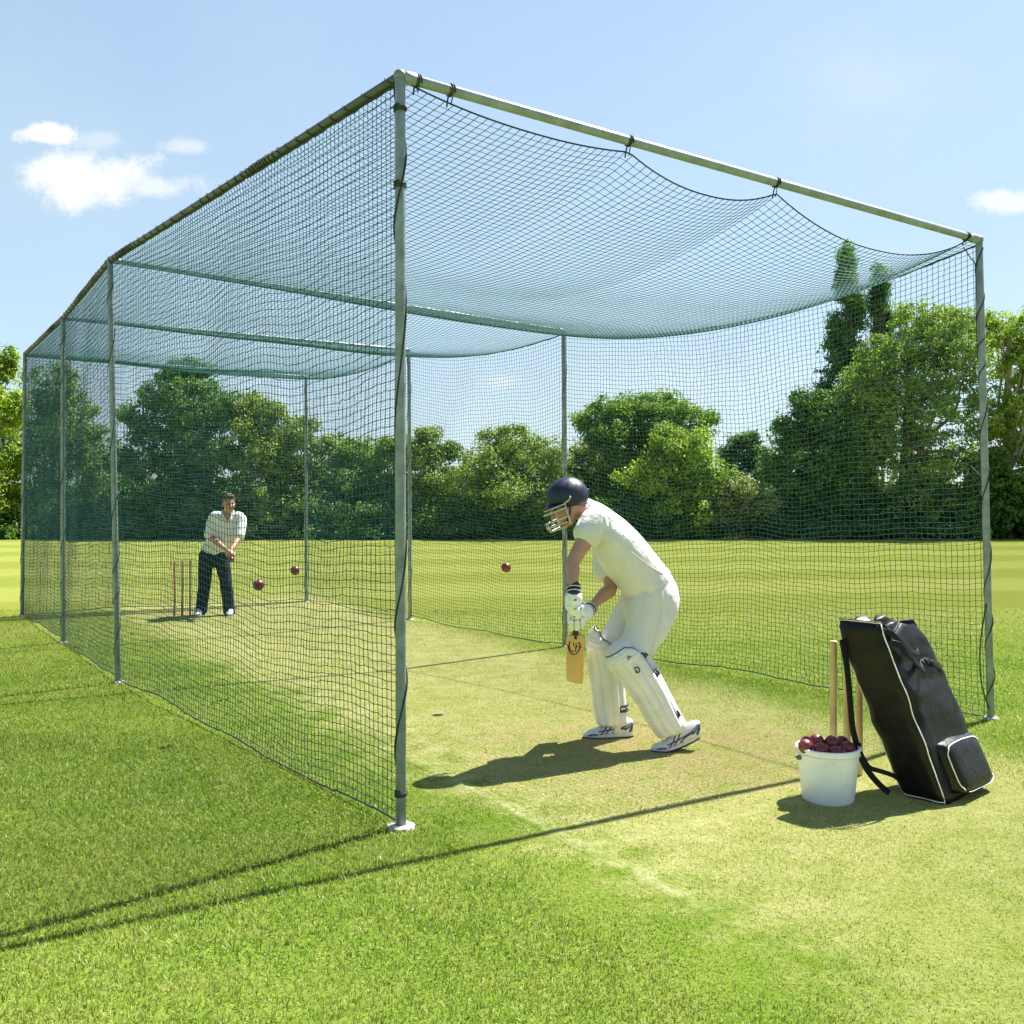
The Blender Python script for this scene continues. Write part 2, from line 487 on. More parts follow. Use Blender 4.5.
# ------------------------------------------------------------------ the cage
M_GALV = mat('galvanised_steel', (0.19, 0.22, 0.235), 0.45, 0.25, 0.22, 14, 0.15, 90, dirt=((0.12, 0.12, 0.10), 9, 0.6))
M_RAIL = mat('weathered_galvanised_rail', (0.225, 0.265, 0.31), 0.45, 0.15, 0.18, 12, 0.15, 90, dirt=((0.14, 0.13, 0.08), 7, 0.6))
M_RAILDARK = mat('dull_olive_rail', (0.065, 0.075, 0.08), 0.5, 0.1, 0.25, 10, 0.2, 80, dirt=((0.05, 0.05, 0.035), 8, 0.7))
M_NETROOF = mat('netting_twine_lit', (0.010, 0.090, 0.098), 0.7, 0, 0.3, 5, spec=0.25)  # same twine as the sides; lit teal look of the roof put into the colour
M_NET = mat('netting_twine_shaded', (0.006, 0.045, 0.046), 0.7, 0, 0.3, 5, spec=0.25)  # same twine, darker: backlit look of the side nets put into the colour
M_ROPE = mat('dark_lacing_cord', (0.012, 0.022, 0.022), 0.7, 0, 0.3, 30, 0.5, 400)
M_CONC = mat('pale_concrete', (0.42, 0.41, 0.38), 0.85, 0, 0.2, 40, 0.6, 120, dirt=((0.25, 0.24, 0.18), 25, 0.7))

BASE = {k: gnd(*p) for k, p in dict(A=(401, 828), B=(118, 683), C=(63, 643), D=(22, 616), E=(991, 719), F=(565, 647), G=(410, 620), H=(306, 602)).items()}
TOPPX = dict(A=(400, 76), B=(110, 260), C=(63, 318), D=(25, 354), E=(979, 240), F=(564, 331), G=(409, 350), H=(306, 377))
TOP = {k: q(*TOPPX[k], BASE[k].y) for k in BASE}
CAGE = tag(empty('practice_cage', A0), 'tall galvanised pole cage hung with green netting round the batter and the turf strip', 'practice net')

PR = 0.0245
for k in 'ABCDEFGH':
    b, tp = BASE[k], TOP[k]
    p = obj('post', tube([b + Vector((0, 0, -.05)), b.lerp(tp, .5), tp], PR, 18, 2), M_GALV, CAGE)
    if k in 'AE': obj('end_cap', ball_mb(tp + Vector((0, 0, .003)), PR * 1.22, PR * 1.22, PR * 1.15), M_GALV, p)
    rr = 0.064 if k == 'A' else 0.045
    V = []; n = 22
    for rad, z in ((rr * 1.05, -.02), (rr * 1.03, .010), (rr * .92, .016), (PR * 1.02, .018)):
        for j in range(n):
            w = 1 + 0.06 * math.sin(j * 2.1 + rad * 90)
            a = j / n * 2 * math.pi
            V.append((b.x + math.cos(a) * rad * w, b.y + math.sin(a) * rad * w, z))
    Fc = [(i * n + j, i * n + (j + 1) % n, (i + 1) * n + (j + 1) % n, (i + 1) * n + j) for i in range(3) for j in range(n)]
    obj('footing', MB().add(V, Fc), M_CONC, p)

def bar(name, a, b, m, r=PR, ends=True):
    d = (b - a).normalized()
    o = obj(name, tube([a + d * PR * .9, a.lerp(b, .5), b - d * PR * .9], r, 16, 2), m, CAGE)
    for e, s in ((a, 1), (b, -1)):
        if ends: obj('collar', tube([e + d * s * PR * 1.0, e + d * s * (PR + .05)], r * 1.22, 16, 1), m, o)
    return o
bar('crossbar', TOP['A'], TOP['E'], M_RAIL, 0.025)
for a, b in ('BF', 'CG', 'DH'): bar('crossbar', TOP[a], TOP[b], M_GALV, 0.020)
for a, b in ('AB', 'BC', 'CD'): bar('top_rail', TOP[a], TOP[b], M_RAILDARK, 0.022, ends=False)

def strands(P0, P1, r):
    P0 = np.asarray(P0); P1 = np.asarray(P1)
    T = P1 - P0; L = np.linalg.norm(T, axis=1)[:, None] + 1e-9; T = T / L
    ref = np.where(np.abs(T[:, 2:3]) > 0.8, np.array([[1.0, 0.3, 0]]), np.array([[0, 0, 1.0]]))
    a = np.cross(T, ref); a /= np.linalg.norm(a, axis=1)[:, None] + 1e-9
    b = np.cross(T, a)
    ring = [a * math.cos(x) + b * math.sin(x) for x in (0.3, 0.3 + 2 * math.pi / 3, 0.3 + 4 * math.pi / 3)]
    V = np.stack([P0 + r * ring[0], P0 + r * ring[1], P0 + r * ring[2], P1 + r * ring[0], P1 + r * ring[1], P1 + r * ring[2]], 1)
    base = np.arange(len(P0))[:, None] * 6
    Fc = np.concatenate([base + np.array([[0, 1, 4, 3]]), base + np.array([[1, 2, 5, 4]]), base + np.array([[2, 0, 3, 5]])], 1).reshape(-1, 4)
    return V.reshape(-1, 3), Fc

def knots(P, r):
    off = np.array([(1, 0, 0), (-1, 0, 0), (0, 1, 0), (0, -1, 0), (0, 0, 1), (0, 0, -1)]) * r
    V = (P[:, None, :] + off[None]).reshape(-1, 3)
    base = np.arange(len(P))[:, None] * 6
    q_ = np.array([[0, 2, 4], [2, 1, 4], [1, 3, 4], [3, 0, 4], [2, 0, 5], [1, 2, 5], [3, 1, 5], [0, 3, 5]])
    Fc = (base[:, :, None] + q_[None]).reshape(-1, 3)
    return V, Fc

def net_obj(name, P0, P1, K, r, parent=None):
    V, Fc = strands(P0, P1, r)
    KV, KF = knots(K, r * 2.1)
    # quads and triangles in one mesh: triangulate the quads
    Fq = np.concatenate([Fc[:, [0, 1, 2]], Fc[:, [0, 2, 3]]])
    me = raw_mesh(name, np.concatenate([V, KV]), np.concatenate([Fq, KF + len(V)]), smooth=True)
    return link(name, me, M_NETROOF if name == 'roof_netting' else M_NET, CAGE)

CELL = 0.043
def wall(ka, kb, sag=0.0, seed=0, bulge=0.05, r=0.0021):
    a, b, ta, tb = (np.array(tuple(x)) for x in (BASE[ka], BASE[kb], TOP[ka], TOP[kb]))
    L = np.linalg.norm(b - a); n = round(L / CELL); m = round(3.45 / CELL)
    s = np.linspace(0, 1, n + 1)[:, None]; h = np.linspace(0, 1, m + 1)[None, :]
    rg = np.random.default_rng(seed); ph = rg.uniform(0, 6.28, 12)
    nrm = np.array([-(b - a)[1], (b - a)[0], 0]) / L
    bot = a[None] * (1 - s) + b[None] * s; top = ta[None] * (1 - s) + tb[None] * s
    bot = bot + np.array([0, 0, 1]) * (0.03 + 0.02 * np.sin(s * L * 1.3 + ph[0]) + 0.012 * np.sin(s * L * 4.1 + ph[1]))
    top = top - np.array([0, 0, 1]) * (0.03 + sag * 4 * s * (1 - s))
    P = bot[:, None, :] * (1 - h[..., None]) + top[:, None, :] * h[..., None]
    env = np.sin(np.pi * np.clip(s, 0, 1)) ** 0.6
    S = s * L; Hh = h * 3.45
    wv = 0.030 * np.sin(S * 1.9 + Hh * 1.1 + ph[2]) + 0.020 * np.sin(S * 3.7 - Hh * 1.9 + ph[3]) + 0.012 * np.sin(S * 8.3 + Hh * 2.3 + ph[4])
    zz = wv * env * (np.sin(np.pi * h) ** 0.5) - 0.05 * env * np.sin(np.pi * h)
    out = bulge * env * (np.sin(np.pi * h) ** 0.7) * (np.sin(S * 1.1 + ph[5]) + 0.6 * np.sin(S * 2.9 + Hh * 1.7 + ph[6]) + 0.3 * np.sin(Hh * 3.1 + S * 5.1 + ph[7]))
    lat = 0.006 * np.sin(Hh * 2.7 + S * 1.3 + ph[8]) * env
    lat = lat + 0.006 * rg.normal(0, 1, (n + 1, m + 1)) * env * 0.6
    P[..., 2] += zz + rg.normal(0, 0.0025, P.shape[:2])
    P += nrm[None, None] * out[..., None] + ((b - a) / L)[None, None] * lat[..., None]
    P[..., 2] = np.maximum(P[..., 2], 0.012)
    P0 = np.concatenate([P[:-1].reshape(-1, 3), P[:, :-1].reshape(-1, 3)])
    P1 = np.concatenate([P[1:].reshape(-1, 3), P[:, 1:].reshape(-1, 3)])
    o = net_obj('side_netting', P0, P1, P.reshape(-1, 3), r)
    obj('hem_rope', ptube(P[:, 0], 0.0055, 6), M_ROPE, CAGE)
    obj('head_rope', ptube(P[:, -1], 0.0065, 6), M_ROPE, CAGE)
    return P
SAG = {'EF': 0.23, 'FG': 0.13, 'GH': 0.10}
wall('A', 'B', 0.0, 1, 0.035); wall('B', 'C', 0, 2, .012); wall('C', 'D', 0, 3, .010); wall('D', 'H', 0, 4)
wall('E', 'F', SAG['EF'], 5); wall('F', 'G', SAG['FG'], 6); wall('G', 'H', SAG['GH'], 7)

TIES = [(0.02, 0.03), (0.303, 0.055), (0.552, 0.06), (0.967, 0.03)]
SCAL = [0.05, 0.12, 0.20]
def frontdrop(b):
    b = np.asarray(b, float); out = np.full(b.shape, 0.02)
    for (b0, d0), (b1, d1), s in zip(TIES[:-1], TIES[1:], SCAL):
        w = (b - b0) / (b1 - b0); k = (w >= 0) & (w <= 1)
        out = np.where(k, d0 * (1 - w) + d1 * w + s * (1 - (2 * np.abs(w - 0.5)) ** 2.2), out)
    return out
def roofnet(a0, b0, b1, a1, sagR, sag, first, seed, r=0.0022):
    A, B, Ff, E = (np.array(tuple(TOP[x])) for x in (a0, b0, b1, a1))
    Lu = np.linalg.norm(B - A); Lv = np.linalg.norm(E - A)
    c = 0.047
    nu = round(Lu / c); nv = round(Lv / c)
    rg = np.random.default_rng(seed); ph = rg.uniform(0, 6.28, 8)
    a = np.linspace(0, 1, nu + 1)[:, None] * np.ones((1, nv + 1)); b = np.linspace(0, 1, nv + 1)[None] * np.ones((nu + 1, 1))
    P = (A * ((1 - a) * (1 - b))[..., None] + B * (a * (1 - b))[..., None] + Ff * (a * b)[..., None] + E * ((1 - a) * b)[..., None])
    drop = sagR * 4 * a * (1 - a) * b ** 1.5 + 0.025
    if first: drop = drop + (frontdrop(b) - 0.02) * (1 - a) ** 5 + .13 * (1 - (1 - a) ** 5) * (1 - a) ** .8 * (4 * b * (1 - b)) ** .5
    drop = drop + sag * (4 * a * (1 - a)) ** 0.8 * (4 * b * (1 - b)) ** 0.6
    env = (4 * a * (1 - a)) * (4 * b * (1 - b))
    drop = drop + env * .35 * (0.05 * np.sin(a * 7 + b * 3 + ph[0]) + 0.035 * np.sin(a * 4 - b * 11 + ph[1]) + 0.02 * np.sin(a * 17 + b * 9 + ph[2]))
    P[..., 2] -= drop
    P[..., :2] += rg.normal(0, 0.002, P[..., :2].shape) * env[..., None] ** .3
    P0 = np.concatenate([P[:-1].reshape(-1, 3), P[:, :-1].reshape(-1, 3)]); P1 = np.concatenate([P[1:].reshape(-1, 3), P[:, 1:].reshape(-1, 3)])
    net_obj('roof_netting', P0, P1, P.reshape(-1, 3), r)
    if first: obj('front_rope', ptube(P[0], 0.0042, 6), M_ROPE, CAGE)
    return P
PF = roofnet('A', 'B', 'F', 'E', SAG['EF'], 0.19, True, 21)
roofnet('B', 'C', 'G', 'F', SAG['FG'], 0.14, False, 22)
roofnet('C', 'D', 'H', 'G', SAG['GH'], 0.14, False, 23)

# cords: ties on the front bar, lacing round the left rail and the two front posts
def ring_tie(c, axis, rad, turns=2.2, r=0.0035, pitch=0.012):
    axis = Vector(axis).normalized(); a = axis.cross(Vector((0.2, 0.3, 1))).normalized(); b = axis.cross(a)
    pts = [c + axis * (pitch * (i / 24 - turns / 2)) + (a * math.cos(i / 24 * 6.283) + b * math.sin(i / 24 * 6.283)) * rad for i in range(int(24 * turns))]
    return ptube(pts, r, 6)
axv = TOP['E'] - TOP['A']
for bt, dr in TIES + [(0.06, 0.045)]:
    c = TOP['A'] + axv * bt
    mb = ring_tie(c, axv, 0.0285)
    mb.join(tube([c + Vector((0, -.02, -.02)), c + Vector((-.012, 0, -dr * .7)), c + Vector((-.02, 0.01, -dr - .03))], 0.004, 6, 3))
    mb.join(tube([c + Vector((.01, .01, -.02)), c + Vector((.0, 0.01, -dr - .02))], 0.003, 6, 2))
    obj('tie_cord', mb, M_ROPE, CAGE)
def lacing(a, b, rad, pitch, r, jitter=0.3, seed=0):
    rg = random.Random(seed); ax = (b - a); L = ax.length; ax = ax / L
    e = ax.cross(Vector((0.3, 0.2, 0.7) if abs(ax.z) < .8 else (1, .2, 0))).normalized(); f = ax.cross(e)
    pts = []; ang = 0.0; s = 0.0; w = 1
    while s < L:
        pts.append(a + ax * s + (e * math.cos(ang) + f * math.sin(ang)) * rad * (1 + .06 * math.sin(ang * .37)))
        ang += 0.30; s += pitch * .30 / 6.283 * (1 + jitter * math.sin(s * 2.3 + seed) + .5 * jitter * math.sin(s * 7.1))
    return ptube(pts, r, 5)
obj('lacing_cord', lacing(TOP['A'], TOP['B'], 0.0255, 0.13, 0.0036, .5, 1), M_ROPE, CAGE)
obj('lacing_cord', lacing(TOP['B'], TOP['C'], 0.0255, 0.13, 0.0036, .5, 2), M_ROPE, CAGE)
obj('lacing_cord', lacing(TOP['C'], TOP['D'], 0.0255, 0.13, 0.0036, .5, 3), M_ROPE, CAGE)
obj('lacing_cord', lacing(BASE['A'] + Vector((0, 0, .2)), TOP['A'] - Vector((0, 0, .05)), 0.0275, 0.85, 0.0042, .35, 4), M_ROPE, CAGE)
obj('lacing_cord', lacing(BASE['E'] + Vector((0, 0, .1)), TOP['E'] - Vector((0, 0, .05)), 0.0275, 0.42, 0.0042, .4, 5), M_ROPE, CAGE)
for k in 'BCDFGH':
    obj('lacing_cord', lacing(BASE[k] + Vector((0, 0, .1)), TOP[k] - Vector((0, 0, .05)), 0.0265, 0.55, 0.003, .4, ord(k)), M_ROPE, CAGE)
for z in (0.16, 2.95, 3.3): obj('tie_cord', ring_tie(BASE['A'].lerp(TOP['A'], z / 3.45), (0, 0, 1), 0.028, 2.4, 0.004), M_ROPE, CAGE)
eb = BASE['E'].lerp(TOP['E'], .99)
obj('tie_cord', tube([eb + Vector((-.10, .02, -.01)), eb + Vector((-.06, -.01, -.10)), eb + Vector((-.035, -.02, -.16)), eb + Vector((-.03, -.02, -.5)), eb + Vector((-.02, -.02, -.8))], 0.004, 6, 4), M_ROPE, CAGE)
eb = BASE['E']
obj('tie_cord', tube([eb + Vector((-.045, -.02, .8)), eb + Vector((-.085, -.02, .5)), eb + Vector((-.075, -.02, .25)), eb + Vector((-.03, -.03, .08))], 0.005, 6, 4), M_ROPE, CAGE)

# ------------------------------------------------------------------ trees
def leaf_mat(name, dark, light, trans=0.42):
    m, t, out = new_mat(name)
    ge = t.n('ShaderNodeNewGeometry')
    big = t.noise(ge.outputs['Position'], 0.55, 3, 0.5)
    f = t.math('ADD', t.math('MULTIPLY', ge.outputs['Random Per Island'], 0.5), t.math('MULTIPLY', t.smooth(big, 0.35, 0.65), 0.55))
    c = t.mix(f, dark, light)
    d = t.n('ShaderNodeBsdfDiffuse'); t.l(c, d.inputs[0])
    tr = t.n('ShaderNodeBsdfTranslucent')
    wc = t.n('ShaderNodeMix', data_type='RGBA', blend_type='MULTIPLY'); wc.inputs[0].default_value = 1
    t.l(c, wc.inputs[6]); wc.inputs[7].default_value = (1.10, 1.28, 0.5, 1); t.l(wc.outputs[2], tr.inputs[0])
    gl = t.n('ShaderNodeBsdfGlossy'); gl.inputs['Roughness'].default_value = 0.5
    m1 = t.n('ShaderNodeMixShader'); m1.inputs[0].default_value = trans; t.l(d.outputs[0], m1.inputs[1]); t.l(tr.outputs[0], m1.inputs[2])
    m2 = t.n('ShaderNodeMixShader'); m2.inputs[0].default_value = 0.03; t.l(m1.outputs[0], m2.inputs[1]); t.l(gl.outputs[0], m2.inputs[2])
    t.l(m2.outputs[0], out.inputs[0])
    return m
LM = dict(
    dark=leaf_mat('leaf_dark_green', (0.035, 0.093, 0.014), (0.112, 0.211, 0.028)),
    mid=leaf_mat('leaf_mid_green', (0.058, 0.128, 0.014), (0.178, 0.281, 0.030)),
    olive=leaf_mat('leaf_olive_green', (0.089, 0.147, 0.021), (0.249, 0.307, 0.052)),
    bright=leaf_mat('leaf_bright_green', (0.112, 0.198, 0.012), (0.308, 0.396, 0.035)),
    ash=leaf_mat('leaf_light_green', (0.095, 0.166, 0.025), (0.284, 0.365, 0.075)),
    blue=leaf_mat('leaf_blue_green', (0.047, 0.102, 0.032), (0.136, 0.218, 0.069)),
    pale=leaf_mat('leaf_pale_shrub', (0.118, 0.153, 0.046), (0.295, 0.319, 0.128)))
M_BARK = mat('bark', (0.12, 0.095, 0.065), 0.9, 0, 0.35, 3, 1.0, 12, (1, 1, .25))
M_PALEBARK = mat('pale_bark', (0.26, 0.23, 0.17), 0.9, 0, 0.3, 3, 1.0, 12, (1, 1, .25))

def crown_mesh(lobes, rng, leaf, clump_r, dens, shell=0.62, per=26, up=0.35, sub=0):
    """leaf clumps spread through ellipsoid lobes [(centre, (rx,ry,rz))]; every leaf is its own small face"""
    Cs, Ds = [], []
    if sub:
        more = []
        for c, rad in lobes:
            for _ in range(sub):
                w = rng.normal(0, 1, 3); w[2] = w[2] * .8 + .35; w /= np.linalg.norm(w)
                k = rng.uniform(.20, .46)
                more.append((np.array(tuple(c)) + w * np.array(rad) * rng.uniform(.75, .98), np.array(rad) * k * np.array([1, 1, .85])))
        lobes = list(lobes) + more
    for c, rad in lobes:
        rad = np.array(rad, float)
        area = 4 * math.pi * ((rad[0] * rad[2]) ** 1.6 / 3 + (rad[0] * rad[1]) ** 1.6 / 3 + (rad[1] * rad[2]) ** 1.6 / 3) ** (1 / 1.6)
        n = max(10, int(area * dens))
        d = rng.normal(0, 1, (n, 3)); d /= np.linalg.norm(d, axis=1)[:, None]
        s = np.where(rng.random(n) < 0.72, rng.uniform(shell, 1.03, n), rng.uniform(0.15, shell, n))
        # uneven outline: lumps from a few random directions
        lump = np.zeros(n)
        for _ in range(9):
            w = rng.normal(0, 1, 3); w /= np.linalg.norm(w)
            lump += np.exp(6 * (d @ w - 1)) * rng.uniform(-.22, .20)
        Cs.append(np.array(tuple(c)) + d * rad * (s * (1 + lump))[:, None]); Ds.append(d)
    C = np.concatenate(Cs); D = np.concatenate(Ds)
    ok = C[:, 2] > 0.03
    C, D = C[ok], D[ok]
    n = len(C)
    cr = clump_r * rng.uniform(0.5, 1.4, n)
    k = per
    off = rng.normal(0, 1, (n, k, 3)); off /= np.linalg.norm(off, axis=2)[:, :, None]
    off *= (rng.random((n, k, 1)) ** 0.45) * cr[:, None, None]
    off[..., 2] *= 0.75
    P = (C[:, None, :] + off).reshape(-1, 3)
    nd = (D[:, None, :] * 0.55 + off / (cr[:, None, None]) * 0.7 + np.array([0, 0, up]) + rng.normal(0, 0.55, (n, k, 3))).reshape(-1, 3)
    nd /= np.linalg.norm(nd, axis=1)[:, None] + 1e-9
    N = len(P)
    ok = P[:, 2] > 0.01; P, nd = P[ok], nd[ok]; N = len(P)
    ref = rng.normal(0, 1, (N, 3)); a = np.cross(nd, ref); a /= np.linalg.norm(a, axis=1)[:, None] + 1e-9
    b = np.cross(nd, a)
    sz = leaf * rng.uniform(0.6, 1.35, N)[:, None]
    V = np.stack([P - a * sz, P + b * sz * .5 + nd * sz * .12, P + a * sz, P - b * sz * .5 + nd * sz * .12], 1).reshape(-1, 3)
    Fc = np.arange(N)[:, None] * 4 + np.array([[0, 1, 2, 3]])
    return raw_mesh('crown', V, Fc, smooth=False)

def limb(a, b, r0, r1, rng, n=5, bend=0.12):
    a = np.array(tuple(a)); b = np.array(tuple(b)); L = np.linalg.norm(b - a)
    pts = [a + (b - a) * i / n + (rng.normal(0, bend * L / n, 3) if 0 < i < n else 0) for i in range(n + 1)]
    return tube(pts, [r0 + (r1 - r0) * i / n for i in range(n + 1)], 8, 2)

NTREE = 0
def tree(name, label, cat, d, trunk_px, lobes, kind, leaf=0.13, clump=0.42, dens=3.0, per=24, bark=None, trunk_r=0.22, shell=0.62, ytop=None, group=None, limbs=9, tname='trunk', sub=6):
    """lobes: (px, py, rx_px, ry_px, depth offset m) of each mass of foliage, seen at distance d"""
    global NTREE; NTREE += 1
    rng = np.random.default_rng(100 + NTREE)
    base = Vector(((trunk_px - 512) / F * d, d, 0))
    root = tag(empty(name, base), label, cat, group)
    LB = []
    for px, py, rx, ry, dd in lobes:
        c = q(px, py, d + dd); s = (d + dd) / F
        rxm, rzm = rx * s, ry * s
        LB.append((c, (rxm, max(0.8, min(rxm, 3.2) if rxm < 5 else rxm * .7), rzm)))
    link('crown' if cat == 'tree' else 'foliage', crown_mesh(LB, rng, leaf * .62, clump * .9, dens * .95, shell, int(per * 1.8), .35, sub), LM[kind], root)
    if ytop is not None:
        tp = q(trunk_px + rng.normal(0, 3), ytop, d)
        mb = limb(base - Vector((0, 0, .2)), tp, trunk_r, trunk_r * .3, rng, 6, .05)
        n = 0
        for c, rad in LB * 3:
            if n >= limbs: break
            n += 1
            tt = rng.uniform(.3, .85); st = base.lerp(tp, tt)
            dirv = rng.normal(0, 1, 3); dirv[2] = abs(dirv[2]); dirv /= np.linalg.norm(dirv)
            en = np.array(tuple(c)) + dirv * np.array(rad) * .75
            l = limb(st, en, trunk_r * (1 - tt * .7) * .45, trunk_r * .06, rng, 5, .14)
            mb.join(l)
            for _ in range(2):
                m_ = np.array(tuple(st)) * .4 + en * .6
                e2 = en + rng.normal(0, .45, 3) * np.array(rad)
                mb.join(limb(m_, e2, trunk_r * .12, trunk_r * .03, rng, 4, .15))
        obj(tname, mb, bark or M_BARK, root)
    return root

G = 'trees along the far edge of the field'
tree('broadleaf_tree', 'yellow-green sunlit tree at the left edge of the field outside the cage corner', 'tree', 42, 2,
     [(0, 378, 18, 26, 0), (8, 412, 15, 26, -.5), (-12, 440, 30, 45, .5), (10, 470, 12, 30, 0), (-14, 505, 34, 30, 0)], 'bright', ytop=390, dens=2.6, group=G)
tree('broadleaf_tree', 'rounded dark tree seen through the far left bays of the netting', 'tree', 45, 62,
     [(52, 392, 26, 30, 0), (72, 425, 34, 34, -1), (40, 430, 24, 40, 0), (92, 460, 28, 34, 0), (55, 480, 46, 45, 0)], 'mid', ytop=410, dens=2.6, group=G)
tree('broadleaf_tree', 'tallest dark green tree behind the bowler with a peaked crown', 'tree', 44, 190,
     [(188, 372, 17, 17, 0), (178, 395, 40, 22, 0), (200, 408, 42, 26, -1), (155, 425, 34, 28, 0), (205, 440, 52, 34, -1), (165, 465, 46, 36, 0), (215, 485, 50, 38, 0), (175, 512, 60, 24, 0)], 'dark', ytop=385, dens=3.0, trunk_r=.3, group=G)
tree('broadleaf_tree', 'olive tree sloping down to the right of the peaked dark tree', 'tree', 43, 272,
     [(250, 412, 30, 20, 0), (280, 430, 34, 26, 0), (262, 452, 36, 36, -1), (305, 458, 32, 30, 0), (280, 495, 52, 34, 0)], 'olive', ytop=430, dens=2.9, group=G)
tree('leafy_bush', 'low broad bush between the olive tree and the near cage post', 'bush', 44, 362,
     [(338, 462, 30, 28, 0), (370, 456, 30, 22, 0), (350, 495, 48, 36, 0), (385, 490, 34, 38, 0)], 'mid', ytop=480, dens=2.8, trunk_r=.14, group=G)
tree('leafy_bush', 'yellowish bush with ragged top showing just right of the near cage post', 'bush', 43, 425,
     [(405, 452, 24, 18, 0), (432, 448, 24, 16, 0), (425, 478, 34, 28, 0), (418, 508, 36, 26, 0)], 'olive', ytop=470, dens=3.0, trunk_r=.14, group=G)
tree('hawthorn_bush', 'wide domed olive hawthorn bush left of the batter helmet', 'bush', 42.5, 515,
     [(510, 450, 34, 22, 0), (488, 466, 34, 26, -.5), (542, 462, 36, 26, 0), (515, 488, 62, 36, -.5), (470, 502, 34, 32, 0), (560, 500, 38, 34, 0)], 'olive', leaf=.11, ytop=470, dens=3.3, trunk_r=.2, group=G)
tree('leafy_bush', 'narrow olive bush filling the gap directly behind the batter helmet', 'bush', 43.5, 585,
     [(585, 462, 22, 18, 0), (590, 490, 30, 30, 0), (588, 515, 32, 20, 0)], 'olive', ytop=480, dens=3.0, trunk_r=.12, group=G)
tree('broadleaf_tree', 'spreading mid green tree with upright twigs rising behind the batter', 'tree', 45, 640,
     [(625, 412, 34, 20, 0), (660, 412, 36, 20, 0), (600, 428, 22, 22, 0), (640, 438, 52, 30, 0), (690, 432, 28, 26, 0), (640, 475, 60, 40, 0), (620, 510, 60, 26, 0)], 'mid', ytop=415, dens=2.9, trunk_r=.26, group=G)
tree('leafy_bush', 'bright yellow-green sunlit bush right of the batter', 'bush', 42, 682,
     [(672, 448, 30, 20, 0), (690, 462, 34, 28, -.5), (660, 482, 36, 30, 0), (706, 488, 28, 32, 0), (680, 510, 48, 26, 0)], 'bright', ytop=470, dens=3.1, trunk_r=.16, group=G)
tree('broadleaf_tree', 'small dark blue-green tree far back in the dip of the tree line', 'tree', 52, 742,
     [(742, 446, 18, 15, 0), (735, 462, 22, 18, 0), (756, 466, 18, 20, 0), (745, 495, 34, 38, 0)], 'blue', ytop=455, dens=2.6, trunk_r=.16, group=G)
tree('pale_shrub', 'pale straggly shrub with a bare leaning branch at the foot of the dark tree', 'shrub', 41.5, 742,
     [(738, 492, 18, 14, 0), (752, 510, 22, 20, 0), (728, 512, 20, 22, 0)], 'pale', ytop=505, dens=3.0, trunk_r=.08, group=G)
tree('broadleaf_tree', 'very dark dense tree left of the tall narrow poplars', 'tree', 43, 815,
     [(812, 408, 20, 20, 0), (800, 430, 28, 28, 0), (830, 425, 30, 32, 0), (805, 465, 42, 38, 0), (845, 470, 36, 45, 0), (808, 505, 44, 32, 0)], 'dark', ytop=420, dens=3.2, trunk_r=.24, group=G)
def plume(px, y0, y1, w, seed):
    rg = random.Random(seed); out = []
    n = int((y1 - y0) / 5)
    for k in range(n):
        f_ = k / (n - 1); ww = w * min(1, .08 + 1.7 * f_)
        out.append((px + rg.uniform(-1, 1) * ww * .72, y0 + 6 + (y1 - y0 - 6) * f_, rg.uniform(.14, .34) * ww + 1.2, rg.uniform(9, 17), rg.uniform(-.7, .7)))
    return out
tree('poplar_tree', 'taller of the two narrow columnar poplars above the right trees', 'tree', 50, 847, plume(848, 248, 480, 33, 1), 'dark', leaf=.14, clump=.44, ytop=262, dens=4.6, per=20, trunk_r=.12, group=G, limbs=14, sub=0)
tree('poplar_tree', 'shorter narrow poplar right of the tallest one', 'tree', 51, 880, plume(879, 265, 440, 20, 2), 'dark', leaf=.14, clump=.42, ytop=275, dens=4.6, per=20, trunk_r=.10, group=G, limbs=12, sub=0)
tree('ash_tree', 'broad light green tree with airy crown filling the right side behind the netting', 'tree', 43, 905,
     [(925, 325, 40, 20, 0), (965, 330, 40, 24, 0), (890, 362, 34, 26, 0), (940, 365, 50, 34, -.5), (868, 398, 30, 32, 0), (915, 410, 46, 36, -1), (975, 395, 36, 44, 0), (862, 440, 26, 36, 0), (900, 460, 50, 44, 0), (955, 460, 46, 46, 0), (905, 505, 60, 34, 0)], 'ash', leaf=.12, clump=.40, ytop=345, dens=2.6, trunk_r=.34, group=G, limbs=22)
tree('ash_tree', 'open branched tree cut by the right edge with pale limbs against the sky', 'tree', 44, 1005,
     [(1010, 330, 28, 20, 0), (1050, 335, 40, 26, 0), (1022, 365, 24, 20, 0), (1060, 385, 36, 40, 0), (1010, 415, 16, 16, 0), (1030, 445, 20, 22, .5), (1060, 470, 40, 50, 0), (1000, 440, 14, 20, 0)], 'ash', leaf=.12, clump=.38, ytop=330, dens=2.2, per=22, trunk_r=.30, bark=M_PALEBARK, group=G, limbs=24)
tree('ivy_tree', 'dark ivy covered thicket under the open branched tree at the right edge', 'bush', 42, 1010,
     [(1000, 480, 26, 32, 0), (1035, 490, 34, 36, 0), (1010, 515, 50, 22, 0), (975, 505, 30, 30, 0)], 'dark', ytop=490, dens=3.0, trunk_r=.15, group=G)
